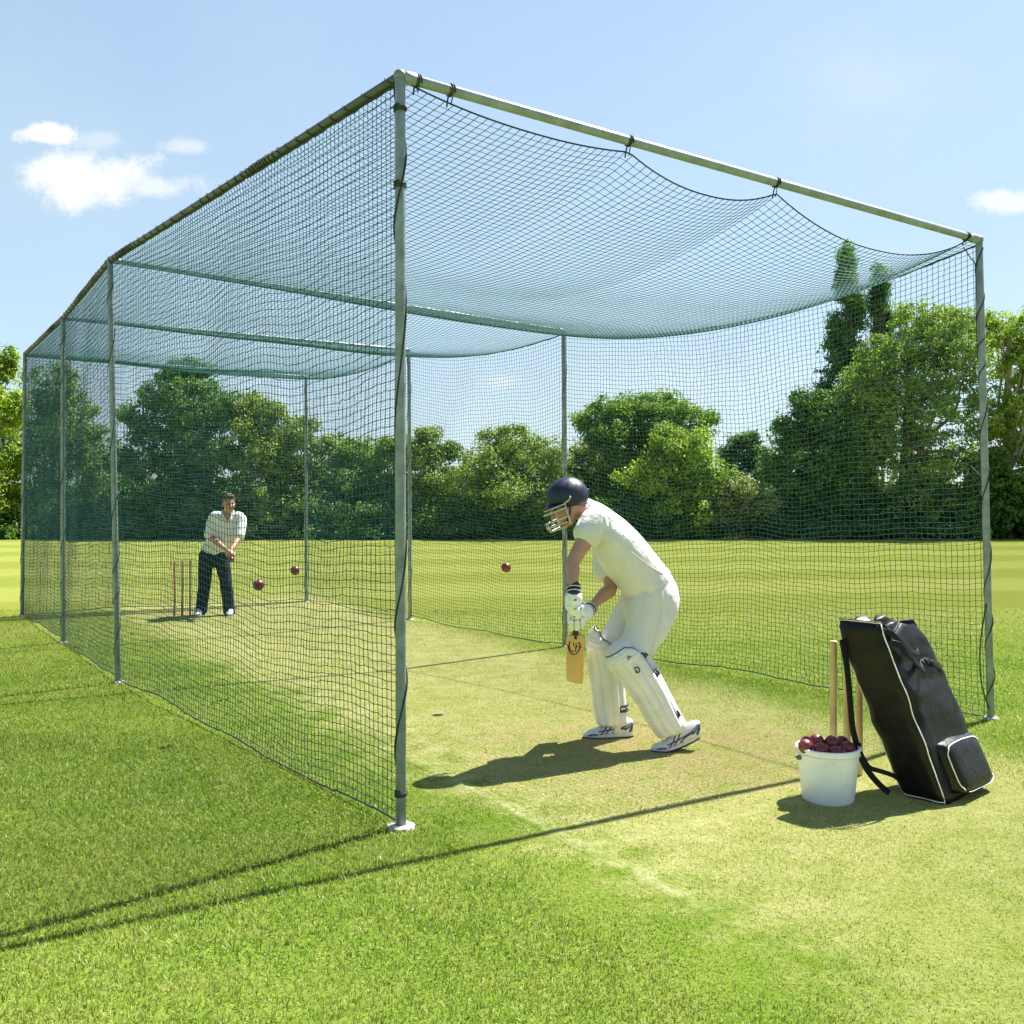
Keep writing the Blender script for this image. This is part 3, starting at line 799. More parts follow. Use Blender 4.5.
# low dark bushes along the foot of the tree line
for px, w, h, lab in ((25, 34, 26, 'low dark bush under the yellow-green tree at the left edge'), (95, 42, 28, 'low dark bush under the rounded tree in the left bays'), (152, 42, 32, 'low dark bush just left of the bowler'),
                      (240, 44, 34, 'low dark bush just right of the bowler'), (318, 44, 34, 'low dark bush under the end of the olive tree'), (385, 40, 30, 'low dark bush behind the near cage post'),
                      (458, 40, 34, 'low dark bush under the left side of the hawthorn'), (545, 46, 34, 'low dark bush under the right side of the hawthorn'), (630, 50, 36, 'low dark bush behind the batter back'),
                      (705, 36, 28, 'low dark bush under the bright yellow-green bush'), (795, 36, 34, 'low dark bush at the left foot of the very dark tree'), (850, 44, 42, 'low dark bush at the right foot of the very dark tree'), (925, 50, 44, 'low dark bush under the broad light green tree'),
                      (1080, 60, 50, 'low dark bush cut by the right edge')):
    tree('low_bush', lab, 'bush', 41.6 + (px % 7) * .12, px, [(px - w * .5, 537 - h * .5, w * .72, h * .62, 0), (px + w * .5, 537 - h * .45, w * .72, h * .6, .3), (px, 537 - h * .8, w * .5, h * .4, 0.2), (px, 533, w * .95, 12, 0)], 'dark', leaf=.11, dens=4.2, group='low bushes at the foot of the trees')

def far_wood():
    rng = np.random.default_rng(77)
    LB = []
    for px in range(-330, 1400, 26):
        h = rng.uniform(46, 62)
        LB.append((q(px, 530 - h * .45, 58 + rng.uniform(-2, 2)), (1.5, 1.6, h * .55 * .058)))
        LB.append((q(px + 13, 528, 56), (1.4, 1.2, 1.0)))
        LB.append((q(px, 531, 44.4), (1.3, .7, .75)))
    return link('far_wood', crown_mesh(LB, rng, .16, .5, 3.0, .6, 22), LM['dark'])
tag(far_wood(), 'dark mass of far undergrowth closing the gaps behind the trees', 'undergrowth', kind='stuff')

# ------------------------------------------------------------------ people: shared helpers
def nz(p, s, seed=0.0): return mnoise.noise(Vector((p[0] * s[0] + seed, p[1] * s[1] - seed, p[2] * s[2] + 2 * seed)))

def skin_mat(name, base, red):
    m, t, out = new_mat(name)
    p = t.n('ShaderNodeBsdfPrincipled'); tc = t.n('ShaderNodeTexCoord')
    n = t.noise(tc.outputs['Object'], 18, 4, 0.6)
    c = t.mix(t.smooth(n, .35, .65), base, red); t.l(c, p.inputs['Base Color'])
    p.inputs['Roughness'].default_value = 0.5; p.inputs['Subsurface Weight'].default_value = 0.12
    p.inputs['Subsurface Radius'].default_value = (.012, .004, .002); p.inputs['Subsurface Scale'].default_value = 1.0
    t.l(p.outputs[0], out.inputs[0]); return m
M_SKIN = skin_mat('fair_skin', (0.40, 0.215, 0.145), (0.46, 0.235, 0.16))
M_SKIN2 = skin_mat('tanned_skin', (0.36, 0.19, 0.12), (0.42, 0.21, 0.14))

def cloth_mat(name, col, rough=0.85, bump=0.35, stretch=(1, 1, 1), trans=0.0, scale=9, sheen=0.1):
    m, t, out = new_mat(name)
    p = t.n('ShaderNodeBsdfPrincipled'); tc = t.n('ShaderNodeTexCoord')
    n = t.noise(tc.outputs['Object'], 4, 4, 0.6)
    c = t.mix(t.smooth(n, .3, .7), tuple(x * .93 for x in col), col); t.l(c, p.inputs['Base Color'])
    p.inputs['Roughness'].default_value = rough; p.inputs['Sheen Weight'].default_value = sheen; p.inputs['Specular IOR Level'].default_value = 0.2
    f = t.noise(t.scalevec(tc.outputs['Object'], stretch), scale, 3, 0.5)
    w = t.noise(tc.outputs['Object'], 500, 2, 0.5)
    h = t.math('ADD', f, t.math('MULTIPLY', w, 0.03))
    b = t.n('ShaderNodeBump'); b.inputs['Strength'].default_value = bump; b.inputs['Distance'].default_value = 0.05
    t.l(h, b.inputs['Height']); t.l(b.outputs[0], p.inputs['Normal'])
    if trans:
        tr = t.n('ShaderNodeBsdfTranslucent'); t.l(c, tr.inputs[0])
        mx = t.n('ShaderNodeMixShader'); mx.inputs[0].default_value = trans
        t.l(p.outputs[0], mx.inputs[1]); t.l(tr.outputs[0], mx.inputs[2]); t.l(mx.outputs[0], out.inputs[0])
    else: t.l(p.outputs[0], out.inputs[0])
    return m
M_SHIRT = cloth_mat('cream_cotton', (0.70, 0.68, 0.68), trans=0.05, bump=0.55, stretch=(1, .6, 1), scale=9)
M_TROUS = cloth_mat('white_cricket_trousers', (0.69, 0.68, 0.69), trans=0.05, bump=0.4, stretch=(1.4, 1, .5), scale=8)
M_CHECK = cloth_mat('pale_shirt', (0.64, 0.65, 0.66), trans=0.06)
M_NAVYCLOTH = cloth_mat('navy_trousers', (0.010, 0.015, 0.028), 0.85, 0.5, (1.5, 1, .5), sheen=0.0)
M_PAD = mat('white_leg_guard', (0.70, 0.70, 0.68), 0.5, 0, 0.05, 10, 0.12, 60, dirt=((0.50, 0.44, 0.32), 6, 0.45))
M_GLOVE = mat('white_glove_leather', (0.78, 0.79, 0.80), 0.5, 0, 0.06, 20, 0.25, 90, dirt=((0.45, 0.42, 0.36), 15, 0.4))
M_DARK = mat('dark_navy_trim', (0.012, 0.014, 0.022), 0.6, 0, 0.25, 20, 0.2, 200)
M_HELM = mat('navy_helmet', (0.010, 0.016, 0.040), 0.42, 0, 0.15, 20, 0.15, 500, spec=0.4)
M_GRILLE = mat('cream_grille_steel', (0.50, 0.47, 0.41), 0.4, 0.2, 0.1, 30)
M_SHOE = mat('white_shoe_leather', (0.60, 0.61, 0.64), 0.45, 0, 0.06, 30, 0.2, 150, dirt=((0.40, 0.36, 0.28), 20, 0.5))
M_SHOENAVY = mat('navy_shoe_stripe', (0.05, 0.055, 0.10), 0.5, 0, 0.2, 30)
M_SOLE = mat('dark_rubber_sole', (0.035, 0.033, 0.04), 0.7, 0, 0.25, 30)
M_WILLOW = mat('willow_wood', (0.62, 0.41, 0.19), 0.45, 0, 0.12, 3, 0.15, 40, (9, 9, .6))
M_BATGRIP = mat('dark_bat_grip', (0.02, 0.02, 0.025), 0.7, 0, 0.2, 60, .5, 300)
M_DECAL = mat('dark_bat_emblem', (0.035, 0.028, 0.035), 0.5)
M_ORANGE = mat('orange_patch', (0.70, 0.26, 0.10), 0.5)
M_WHITE = mat('white_trim', (0.80, 0.80, 0.78), 0.5)
M_BALL = mat('red_ball_leather', (0.155, 0.012, 0.017), 0.36, 0, 0.25, 30, 0.12, 200, coat=0.2, dirt=((0.05, 0.008, 0.010), 30, 0.6))
M_SEAM = mat('ball_seam_thread', (0.20, 0.075, 0.065), 0.7, 0, 0.2, 200)
M_HAIR = mat('dark_brown_hair', (0.055, 0.028, 0.016), 0.6, 0, 0.4, 60, 0.8, 200)
M_EYE = mat('eye', (0.02, 0.015, 0.012), 0.25)
M_LIP = mat('lips', (0.32, 0.12, 0.10), 0.45)

def head_parts(c, fwd, up, s=1.0):
    """closed shapes of a head: skull, face, jaw, nose, ears, brow; c = middle between the ears at eye height"""
    f = Vector(fwd).normalized(); u = Vector(up); u = (u - f * u.dot(f)).normalized(); l = u.cross(f)
    ax = [tuple(f), tuple(l), tuple(u)]
    def at(x, y, z): return c + (f * x + l * y + u * z) * s
    P = [ball_mb(at(-.012, 0, .035), .098 * s, .078 * s, .090 * s, ax),            # skull
         ball_mb(at(.030, 0, -.020), .066 * s, .064 * s, .085 * s, ax),             # face
         ball_mb(at(.040, 0, -.082), .050 * s, .046 * s, .036 * s, ax),             # jaw
         ball_mb(at(.072, 0, -.104), .020 * s, .021 * s, .017 * s, ax),             # chin
         loft([(at(.092, 0, .012), .009 * s, .009 * s), (at(.103, 0, -.012), .011 * s, .010 * s), (at(.112, 0, -.032), .015 * s, .012 * s)], tuple(l), 10, 2),  # nose
         ball_mb(at(.082, 0, .026), .016 * s, .046 * s, .010 * s, ax),              # brow
         ball_mb(at(.080, .034, -.022), .020 * s, .020 * s, .016 * s, ax), ball_mb(at(.080, -.034, -.022), .020 * s, .020 * s, .016 * s, ax),   # cheeks
         ball_mb(at(.088, 0, -.060), .014 * s, .024 * s, .011 * s, ax)]             # mouth
    for k in (1, -1):
        P.append(ball_mb(at(-.008, .078 * k, -.010), .020 * s, .010 * s, .032 * s, ax))
    return P, at, ax

def face_colours(me, at, skin_i=0, eye_i=1, lip_i=2, s=1.0):
    e = [at(.090, .031, .006), at(.090, -.031, .006)]; m = at(.102, 0, -.062)
    for p in me.polygons:
        c = Vector(p.center)
        if min((c - x).length for x in e) < .0125 * s: p.material_index = eye_i
        elif abs((c - m).length) < .019 * s and abs((c - m).dot((at(0, 0, 1) - at(0, 0, 0)).normalized())) < .007 * s: p.material_index = lip_i

def finger(base, mid, tip, r): return loft([(base, r, r), (base.lerp(mid, .55), r * .95, r * .95), (mid, r * 1.02, r * 1.02), (mid.lerp(tip, .55), r * .9, r * .9), (tip, r * .8, r * .8)], (0.2, 0.5, .8), 10, 2)

def hand_parts(wrist, aim, palm_n, curl=0.5, s=1.0, thumb=1, spread=0.0):
    """relaxed or gripping hand: palm, four unequal bent fingers, thumb from the side of the palm.
    aim = wrist to knuckles, palm_n = out of the palm, curl = how far the fingers close towards the palm"""
    a = Vector(aim).normalized(); n = Vector(palm_n); n = (n - a * n.dot(a)).normalized(); w = a.cross(n) * thumb    # towards the thumb side
    P = [loft([(wrist - a * .02 * s, .027 * s, .020 * s), (wrist + a * .02 * s, .033 * s, .018 * s), (wrist + a * .055 * s, .040 * s, .016 * s), (wrist + a * .085 * s, .041 * s, .014 * s)], tuple(w), 14, 3)]
    for i, (off, ln) in enumerate(((.030, .072), (.010, .082), (-.010, .076), (-.029, .060))):
        k = wrist + a * (.088 - abs(i - 1.3) * .004) * s + w * off * s
        A1 = R(20 + 55 * curl); A2 = A1 + R(25 + 70 * curl); A3 = A2 + R(15 + 45 * curl)
        sd = w * spread * (1.5 - i) * .2
        p1 = k + (a * math.cos(A1) + n * math.sin(A1) + sd) * ln * .45 * s
        p2 = p1 + (a * math.cos(A2) + n * math.sin(A2)) * ln * .32 * s
        p3 = p2 + (a * math.cos(A3) + n * math.sin(A3)) * ln * .24 * s
        r = (.0088, .0092, .0088, .0078)[i] * s
        P.append(loft([(k - a * .022 * s, r, r), (k, r * 1.08, r * 1.08), (p1, r, r), (p2, r * .93, r * .93), (p3, r * .78, r * .78)], tuple(w), 10, 3))
    b = wrist + a * .028 * s + w * .028 * s
    t1 = b + (a * .55 + w * .75 + n * .25) * .034 * s; t2 = t1 + (a * .75 + w * .15 + n * .6) * .030 * s; t3 = t2 + (a * .7 - w * .1 + n * .7) * .022 * s
    P.append(loft([(b - w * .012 * s, .013 * s, .013 * s), (b + w * .008 * s, .0125 * s, .0125 * s), (t1, .0105 * s, .0105 * s), (t2, .0098 * s, .0098 * s), (t3, .008 * s, .008 * s)], tuple(n), 10, 3))
    return P

def shoe(parent, toe, heel, lift, sidehint=1, ankle=None, style='stripe', s=1.0):
    """trainer from toe to heel (points on the ground), heel raised by lift"""
    toe = Vector(toe); heel = Vector(heel)
    ax = heel - toe; L = ax.length; a = ax / L; up = Vector((0, 0, 1)); sd = up.cross(a).normalized()
    def P(t, w, z):
        x = t / .29 * L
        lf = lift * max(0, (t - .085) / .205) ** 1.15
        return toe + a * x + sd * w + up * (z + lf)
    prof = [(0.004, .016, .028, .004), (.025, .036, .044, .0), (.06, .045, .052, 0), (.095, .047, .064, 0), (.13, .043, .084, 0), (.165, .038, .104, 0), (.20, .035, .112, 0), (.24, .034, .108, 0), (.27, .031, .104, 0), (.286, .022, .092, 0)]
    prof = [(a_, b_, c_ * 1.18, d_) for a_, b_, c_, d_ in prof]
    n = 16; V = []
    for t_, w, h, o_ in prof:
        for j in range(n):
            th = j / n * 2 * math.pi; c_, s_ = math.cos(th), math.sin(th)
            zz = (h - .018) * (s_ * .5 + .5) + .018
            ww = w * (abs(c_) ** .75) * (1 if c_ > 0 else -1) * (1 - .34 * max(0, s_) ** 1.5 - (.12 if t_ > .12 and s_ > .5 else 0))
            V.append(P(t_, ww, zz))
    m = len(prof); Fc = [(i * n + j, i * n + (j + 1) % n, (i + 1) * n + (j + 1) % n, (i + 1) * n + j) for i in range(m - 1) for j in range(n)]
    Fc += [tuple(range(n))[::-1], tuple((m - 1) * n + j for j in range(n))]
    mb = MB().add(V, Fc, 0)
    # side stripes lying on the upper, laces and heel patch
    def surf(t_, k, zf):
        ts = [p[0] for p in prof]; w = np.interp(t_, ts, [p[1] for p in prof]); h = np.interp(t_, ts, [p[2] for p in prof])
        s_ = 2 * zf - 1; c_ = math.sqrt(max(0, 1 - s_ * s_))
        ww = w * c_ ** .75 * (1 - .34 * max(0, s_) ** 1.5 - (.12 if t_ > .12 and s_ > .5 else 0))
        return P(t_, k * (ww + .0012), (h - .018) * zf + .018)
    for k in (1, -1):
        if style == 'stripe':
            for line in ([(.095, .25), (.115, .55), (.14, .88)], [(.125, .2), (.15, .55), (.17, .88)], [(.085, .62), (.125, .50), (.175, .42), (.23, .52), (.272, .78)], [(.235, .35), (.262, .55), (.278, .8)], [(.165, .2), (.20, .36), (.25, .46)]):
                mb.join(tube([surf(t_, k, z_) for t_, z_ in line], 0.0044, 6, 4), 1)
            mb.join(tube([surf(.265, k, .25), surf(.275, k, .5), surf(.28, k, .8)], .008, 6, 3), 1)
            mb.join(tube([surf(.03, k, .25), surf(.05, k, .35), surf(.075, k, .25)], .005, 6, 3), 1)
    for t_ in (.10, .115, .13, .145, .16):
        mb.join(tube([surf(t_, 1, .86), surf(t_, 1, .985) + up * .004, surf(t_, -1, .86)], .0028, 6, 3), 0)
    V = []; n = 28
    for z_, grow in ((.011, .98), (.013, 1.035), (.027, 1.05), (.031, .97)):
        for j in range(n):
            th = j / n * 2 * math.pi
            t_ = .145 - .147 * math.cos(th) * (1.0 if grow > 1 else .985); w = np.interp(min(max(t_, .004), .286), [p[0] for p in prof], [p[1] for p in prof])
            V.append(P(t_, math.sin(th) * w * grow, z_))
    mb.add(V, [(i * n + j, i * n + (j + 1) % n, (i + 1) * n + (j + 1) % n, (i + 1) * n + j) for i in range(3) for j in range(n)] + [tuple(range(n))[::-1], tuple(3 * n + j for j in range(n))], 0)
    o = obj('shoe', mb, [M_SHOE, M_SHOENAVY], parent)
    V = []; n = 28
    for z_, grow in ((0.0, .97), (.002, 1.02), (.011, 1.04), (.014, .98)):
        for j in range(n):
            th = j / n * 2 * math.pi
            t_ = .145 - .148 * math.cos(th) * (1.0 if grow > 1 else .985); w = np.interp(min(max(t_, .004), .286), [p[0] for p in prof], [p[1] for p in prof])
            V.append(P(t_, math.sin(th) ** 1 * w * grow * (1.0 if abs(math.sin(th)) > .3 else 1.1), z_))
    Fc = [(i * n + j, i * n + (j + 1) % n, (i + 1) * n + (j + 1) % n, (i + 1) * n + j) for i in range(3) for j in range(n)] + [tuple(range(n))[::-1], tuple(3 * n + j for j in range(n))]
    obj('sole', MB().add(V, Fc), M_SOLE, o)
    return o

# ------------------------------------------------------------------ the batter
BO = Vector((0.83, 6.2, 0))
sY = (0, 1, 0)
headc = q(567, 503, 6.02); hf = Vector((-.84, -.14, -.50)); hu = Vector((-.45, .0, .88))
hp, hat, hax = head_parts(headc, hf, hu, 1.06)
nearS, nearE, nearW = q(596, 520, 5.99), q(573, 562, 5.86), q(572.5, 590, 5.77)
farS, farE, farW = q(603, 540, 6.38), q(611, 588, 6.22), q(592, 606, 6.00)
nearHip, nearK, nearA = q(651, 602, 6.13), q(634, 658, 6.07), q(681, 737, 6.06)
farHip, farK, farA = q(640, 602, 6.32), q(607, 652, 6.36), q(613, 727, 6.38)
body = list(hp)
body += [loft([(q(598, 524, 6.1), .065, .065), (q(588, 515, 6.07), .060, .060), (q(578, 509, 6.05), .060, .058), (q(570, 505, 6.03), .06, .06)], sY, 16, 3),
         loft([(q(595, 524, 6.13), .11, .065), (q(608, 542, 6.15), .165, .10), (q(624, 562, 6.18), .17, .115), (q(640, 582, 6.2), .15, .11), (q(650, 600, 6.21), .165, .125)], sY, 20, 3),
         loft([(nearS, .058, .058), (nearS.lerp(nearE, .4), .052, .054), (nearE, .041, .042), (nearE.lerp(nearW, .3), .043, .043), (nearE.lerp(nearW, .75), .032, .030), (nearW, .027, .025), (q(573.5, 595, 5.765), .028, .024)], sY, 14, 3),
         loft([(q(598, 530, 6.34), .07, .07), (farS, .058, .058), (farS.lerp(farE, .5), .050, .050), (farE, .041, .041), (farE.lerp(farW, .3), .043, .043), (farE.lerp(farW, .75), .031, .030), (farW, .027, .026), (q(588, 611, 5.97), .028, .024)], sY, 14, 3)]
for h_, k_, a_ in ((nearHip, nearK, nearA), (farHip, farK, farA)):
    body.append(loft([(h_ + Vector((0, 0, .05)), .08, .09), (h_, .088, .095), (h_.lerp(k_, .5), .075, .08), (k_, .056, .06), (k_.lerp(a_, .28), .054, .06), (k_.lerp(a_, .7), .040, .042), (a_, .030, .032), (a_ - Vector((0, 0, .03)), .026, .028)], sY, 16, 3))
# hands inside the gloves, closed round the handle
BT = q(575, 599, 5.735); BS = q(575.5, 634, 5.985); BE = q(574.5, 681, 6.39)      # top of handle, shoulder, toe of the bat
bd = (BS - BT).normalized()
gripL = BT + bd * .085; gripR = BT + bd * .195
def grip_hand(parts, grip, wrist, s=1.0, r=.019, glove=None):
    """fingers wrapped round the bat handle (axis bd); palm on the side of the wrist"""
    out = (wrist - grip); out = (out - bd * out.dot(bd)).normalized(); tg = bd.cross(out)
    palm = grip + out * .034
    parts.append(loft([(wrist, .030, .024), (wrist.lerp(palm, .6), .036, .022), (palm + tg * .006, .042, .019)], tuple(bd), 14, 3))
    res = []
    for i, o_ in enumerate((.033, .011, -.011, -.032)):
        pts = []
        for ang in (15, 60, 105, 150, 190, 225 - abs(i - 1) * 12):
            a_ = R(ang)
            pts.append(grip + bd * -o_ + (out * math.cos(a_) + tg * math.sin(a_)) * (r + .012))
        res.append(pts)
        rr = (.0095, .0098, .0095, .0085)[i]
        parts.append(loft([(p, rr * (1 - .05 * k), rr * (1 - .05 * k)) for k, p in enumerate(pts)], tuple(bd), 10, 3))
    th = [grip + bd * -.030 + out * .040 - tg * .018, grip + bd * -.036 + out * .020 - tg * .030, grip + bd * -.036 - out * .006 - tg * .032, grip + bd * -.034 - out * .024 - tg * .022]
    parts.append(loft([(p, .0115 - .001 * k, .0115 - .001 * k) for k, p in enumerate(th)], tuple(bd), 10, 3))
    return res, th, palm, out, tg
gl1 = grip_hand(body, gripL, q(574, 597, 5.765)); gl2 = grip_hand(body, gripR, q(586, 613, 5.96))
me = fuse(body, .007, 3)
me.transform(Matrix.Translation(-BO)); 
batter = bpy.data.objects.new('person', me); batter.location = BO; COL.objects.link(batter)
for m_ in (M_SKIN, M_EYE, M_LIP): me.materials.append(m_)
face_colours(me, lambda x, y, z: hat(x, y, z) - BO, s=1.0)
tag(batter, 'batter in cream whites, navy helmet and leg pads leaning over a lowered bat', 'person')

# shirt: torso and two short sleeves, one surface with folds
def shirt_fold(p):
    # ridged folds: along the back, fanning from the armpit and gathering at the waist
    s_, d_ = p.x * .62 - p.z * .78, p.x * .78 + p.z * .62
    r1 = 1 - abs(mnoise.noise(Vector((d_ * 7 + 2 * p.y, s_ * 2.2, p.y * 3 + 1.7)))) * 2.2
    r2 = 1 - abs(mnoise.noise(Vector((d_ * 3 - s_ * 4, p.y * 5, s_ * 5 + 5.2)))) * 2.2
    return .7 * max(-.2, r1) + .5 * max(-.2, r2)
sh = [loft([(q(583.5, 509, 6.08), .076, .070), (q(589, 513, 6.11), .10, .078), (q(597, 518, 6.13), .17, .088), (q(607, 532, 6.15), .222, .130), (q(620, 550, 6.17), .215, .150), (q(634, 567, 6.19), .20, .152), (q(645, 580, 6.2), .185, .150), (q(649, 585, 6.21), .18, .150)], sY, 28, 4),
      loft([(q(607, 531, 6.09), .085, .085), (q(598, 522, 6.0), .092, .096), (q(591, 529, 5.955), .086, .088), (q(586.5, 536.5, 5.935), .080, .084)], sY, 20, 3),
      loft([(q(606, 532, 6.28), .08, .09), (q(606, 552, 6.34), .075, .085), (q(606, 566, 6.31), .070, .078), (q(606, 575, 6.29), .068, .074)], sY, 18, 3)]
sm = fuse(sh, .008, 5, (.0075, shirt_fold))
link('shirt', sm, M_SHIRT, batter)
def hemloop(c, axis, ra, rb, side, r, n=40):
    axis = Vector(axis).normalized(); s = Vector(side); s = (s - axis * s.dot(axis)).normalized(); b = axis.cross(s)
    pts = [c + s * ra * math.cos(i / n * 6.2832) + b * rb * math.sin(i / n * 6.2832) for i in range(n + 1)]
    return ptube(pts, r, 6)
# collar seam, sleeve cuffs and hem as the stitched edges of the shirt
so_ = [c for c in batter.children if c.name.startswith('shirt')][0]
ed = hemloop(q(587, 535.8, 5.936), q(586.5, 536.5, 5.935) - q(591, 529, 5.955), .0785, .0825, sY, .0045)
obj('cuff', ed, M_SHIRT, so_)
ed = (hemloop(q(649.3, 585.3, 6.21), q(649, 585, 6.21) - q(645, 580, 6.2), .180, .150, sY, .0055))
obj('hem', ed, M_SHIRT, so_)

def tr_fold(p):
    r1 = 1 - abs(mnoise.noise(Vector((p.x * 8 + p.z * 3, p.y * 5, p.z * 2.2 + 4)))) * 2.4
    return .9 * max(-.4, r1) + nz(p, (6, 6, 3), 7.7) * .5 + .5 * math.sin(p.z * 38 + p.x * 20 + 4 * nz(p, (5, 5, 5), 3)) * max(0, nz(p, (3, 3, 3), 5))
tr = [loft([(q(642, 577, 6.2), .165, .135), (q(648, 588, 6.21), .188, .158), (q(651, 600, 6.21), .200, .170), (q(649, 612, 6.21), .19, .165)], sY, 26, 3),
      loft([(q(653, 598, 6.14), .115, .150), (q(650, 615, 6.12), .115, .145), (q(644, 634, 6.1), .105, .122), (q(634, 655, 6.07), .096, .104), (q(641, 672, 6.07), .086, .096), (q(657, 700, 6.07), .074, .084), (q(675, 729, 6.06), .064, .070)], sY, 22, 3),
      loft([(q(643, 598, 6.3), .115, .145), (q(631, 620, 6.33), .11, .122), (q(617, 640, 6.35), .10, .105), (q(609, 655, 6.36), .090, .092), (q(611, 680, 6.37), .082, .088), (q(614, 703, 6.38), .072, .078), (q(616, 722, 6.38), .064, .068)], sY, 22, 3)]
tm = fuse(tr, .009, 5, (.011, tr_fold))
tro = link('trousers', tm, M_TROUS, batter)
# pocket slit on the near hip
mb = tube([q(650, 579, 6.045), q(645.5, 585, 6.035), q(644, 592, 6.03), q(648, 597, 6.015)], .0035, 6, 4)
obj('pocket_seam', mb, M_TROUS, tro)

from mathutils.bvhtree import BVHTree
def on_surface(o, pix, lift=.001):
    base = wloc(o); bv = BVHTree.FromPolygons([v.co + base for v in o.data.vertices], [p.vertices[:] for p in o.data.polygons])
    out = []
    for px, py in catmull(np.array(pix, float), 8):
        e = Vector((0, 0, H0)); d = (q(px, py, 6) - e).normalized(); h = bv.ray_cast(e, d)
        if h[0] is not None: out.append(h[0] - d * lift)
    return out
for nm, ob_, pix, r_ in (('seam', so_, [(603, 511), (606, 524), (603, 534), (598, 541)], .0035), ('seam', so_, [(604, 529), (617, 540), (634, 554), (650, 566), (663, 574)], .003), ('seam', tro, [(662, 588), (662, 610), (656, 635), (651, 655)], .003)):
    pts_ = on_surface(ob_, pix)
    if len(pts_) > 3: obj(nm, ptube(pts_, r_, 6), M_SHIRT if ob_ is so_ else M_TROUS, ob_)

def pad(name, axis, fwd, rad, wing, seed, front_off=.03):
    """leg guard: ribbed half shell round the shin; axis = points from ankle to top, rad = radius at each"""
    K = catmull(np.array([list(p) + [r, w] for p, r, w in zip(axis, rad, wing)]), 8)
    C = K[:, :3]; rr = K[:, 3]; ww = K[:, 4]
    T = np.gradient(C, axis=0); T /= np.linalg.norm(T, axis=1)[:, None]
    f = np.asarray(tuple(fwd), float); m = len(C); nth = 56
    V = []; tt = np.linspace(0, 1, m)
    for layer in (0, 1):
        for i in range(m):
            a = f - T[i] * (f @ T[i]); a /= np.linalg.norm(a); b = np.cross(T[i], a)
            for j in range(nth + 1):
                x = j / nth * 2 - 1; th = x * R(ww[i])
                rib = abs(math.sin((x * .5 + .5) * math.pi * 7)) ** .55 * .013 * (1 - .35 * abs(x) ** 3)
                knee = 0.0
                if .68 < tt[i] < .92:      # horizontal knee rolls
                    z = (tt[i] - .68) / .24
                    rib *= .25; knee = abs(math.sin(z * math.pi * 3)) ** .6 * .016
                edge = min(1, (1 - abs(x)) / .06, tt[i] / .03 + .2, (1 - tt[i]) / .03 + .2)
                r = rr[i] + (rib + knee + .012) * (layer == 0) * edge ** .5
                V.append(C[i] + a * math.cos(th) * (r + .004) + b * math.sin(th) * r * .93)
    W_ = nth + 1; Fc = []; o = m * W_
    for i in range(m - 1):
        for j in range(nth):
            p = i * W_ + j
            Fc.append((p, p + 1, p + 1 + W_, p + W_)); Fc.append((o + p, o + p + W_, o + p + 1 + W_, o + p + 1))
    for i in range(m - 1):
        p = i * W_; Fc.append((p, p + W_, o + p + W_, o + p)); p += nth; Fc.append((p, o + p, o + p + W_, p + W_))
    for j in range(nth): Fc.append((j, o + j, o + j + 1, j + 1)); p = (m - 1) * W_ + j; Fc.append((p, p + 1, o + p + 1, o + p))
    ob = obj(name, MB().add(V, Fc), M_PAD, batter)
    # piping along both side edges
    V = np.array(V)
    for j in (0, nth):
        obj('piping', ptube(V[[i * W_ + j for i in range(0, m)]], .0042, 6), M_DARK, ob)
    obj('piping', ptube(V[[(m - 1) * W_ + j for j in range(0, W_)]], .0038, 6), M_DARK, ob)
    # straps round the calf with a buckle
    for ti in (.16, .44, .64):
        i = int(ti * (m - 1)); a = f - T[i] * (f @ T[i]); a /= np.linalg.norm(a); b = np.cross(T[i], a)
        pts = []
        w0 = R(ww[i])
        for k in range(13):
            th = w0 - .12 + (2 * math.pi - 2 * w0 + .24) * k / 12
            pts.append(C[i] + a * math.cos(th) * rr[i] * .99 + b * math.sin(th) * rr[i] * .97)
        mb = MB()
        for dz in (-.012, -.004, .004, .012): mb.join(ptube(np.array(pts) + T[i] * dz, .0045, 6))
        st = obj('strap', mb, M_DARK if ti < .6 else M_PAD, ob)
        near = min((pts[1], pts[-2]), key=lambda p: p[1])
        bx = MB(); n_ = Vector(near - C[i]).normalized()
        fr = [tuple(T[i]), tuple(Vector(T[i]).cross(n_)), tuple(n_)]
        bx.join(box_mb(Vector(near) + n_ * .004, .038, .012, .008, fr)); bx.join(box_mb(Vector(near) + n_ * .004 + Vector(fr[1]) * .022, .038, .010, .008, fr)); bx.join(box_mb(Vector(near) + n_ * .003 + Vector(fr[1]) * .011, .006, .03, .006, fr))
        obj('buckle', bx, M_DARK, st)
    return ob, C, T, rr
npd, NC, NTg, Nr = pad('leg_guard', [q(673.5, 730, 6.05), q(665, 716, 6.05), q(653, 693, 6.05), q(639, 671, 6.05), q(630, 659, 6.05), q(624.5, 651.5, 6.05), q(621, 646.5, 6.05)], (-.86, -.30, -.42), [.078, .088, .097, .107, .113, .108, .096], [112, 112, 112, 112, 110, 102, 80], 1)
fpd, FC_, FT, Fr = pad('leg_guard', [q(611, 723.5, 6.375), q(609.5, 706, 6.37), q(608, 684, 6.36), q(607, 662, 6.35), q(606, 649, 6.345), q(606, 636, 6.33), q(606, 627, 6.30)], (-.93, -.30, .05), [.066, .080, .087, .094, .098, .086, .060], [115, 115, 112, 108, 100, 75, 34], 2)
obj('knee_padding', ball_mb(q(623, 653, 6.06), .112, .100, .085, [(.86, 0, .5), (0, 1, 0), (-.5, 0, .86)]), M_PAD, npd)
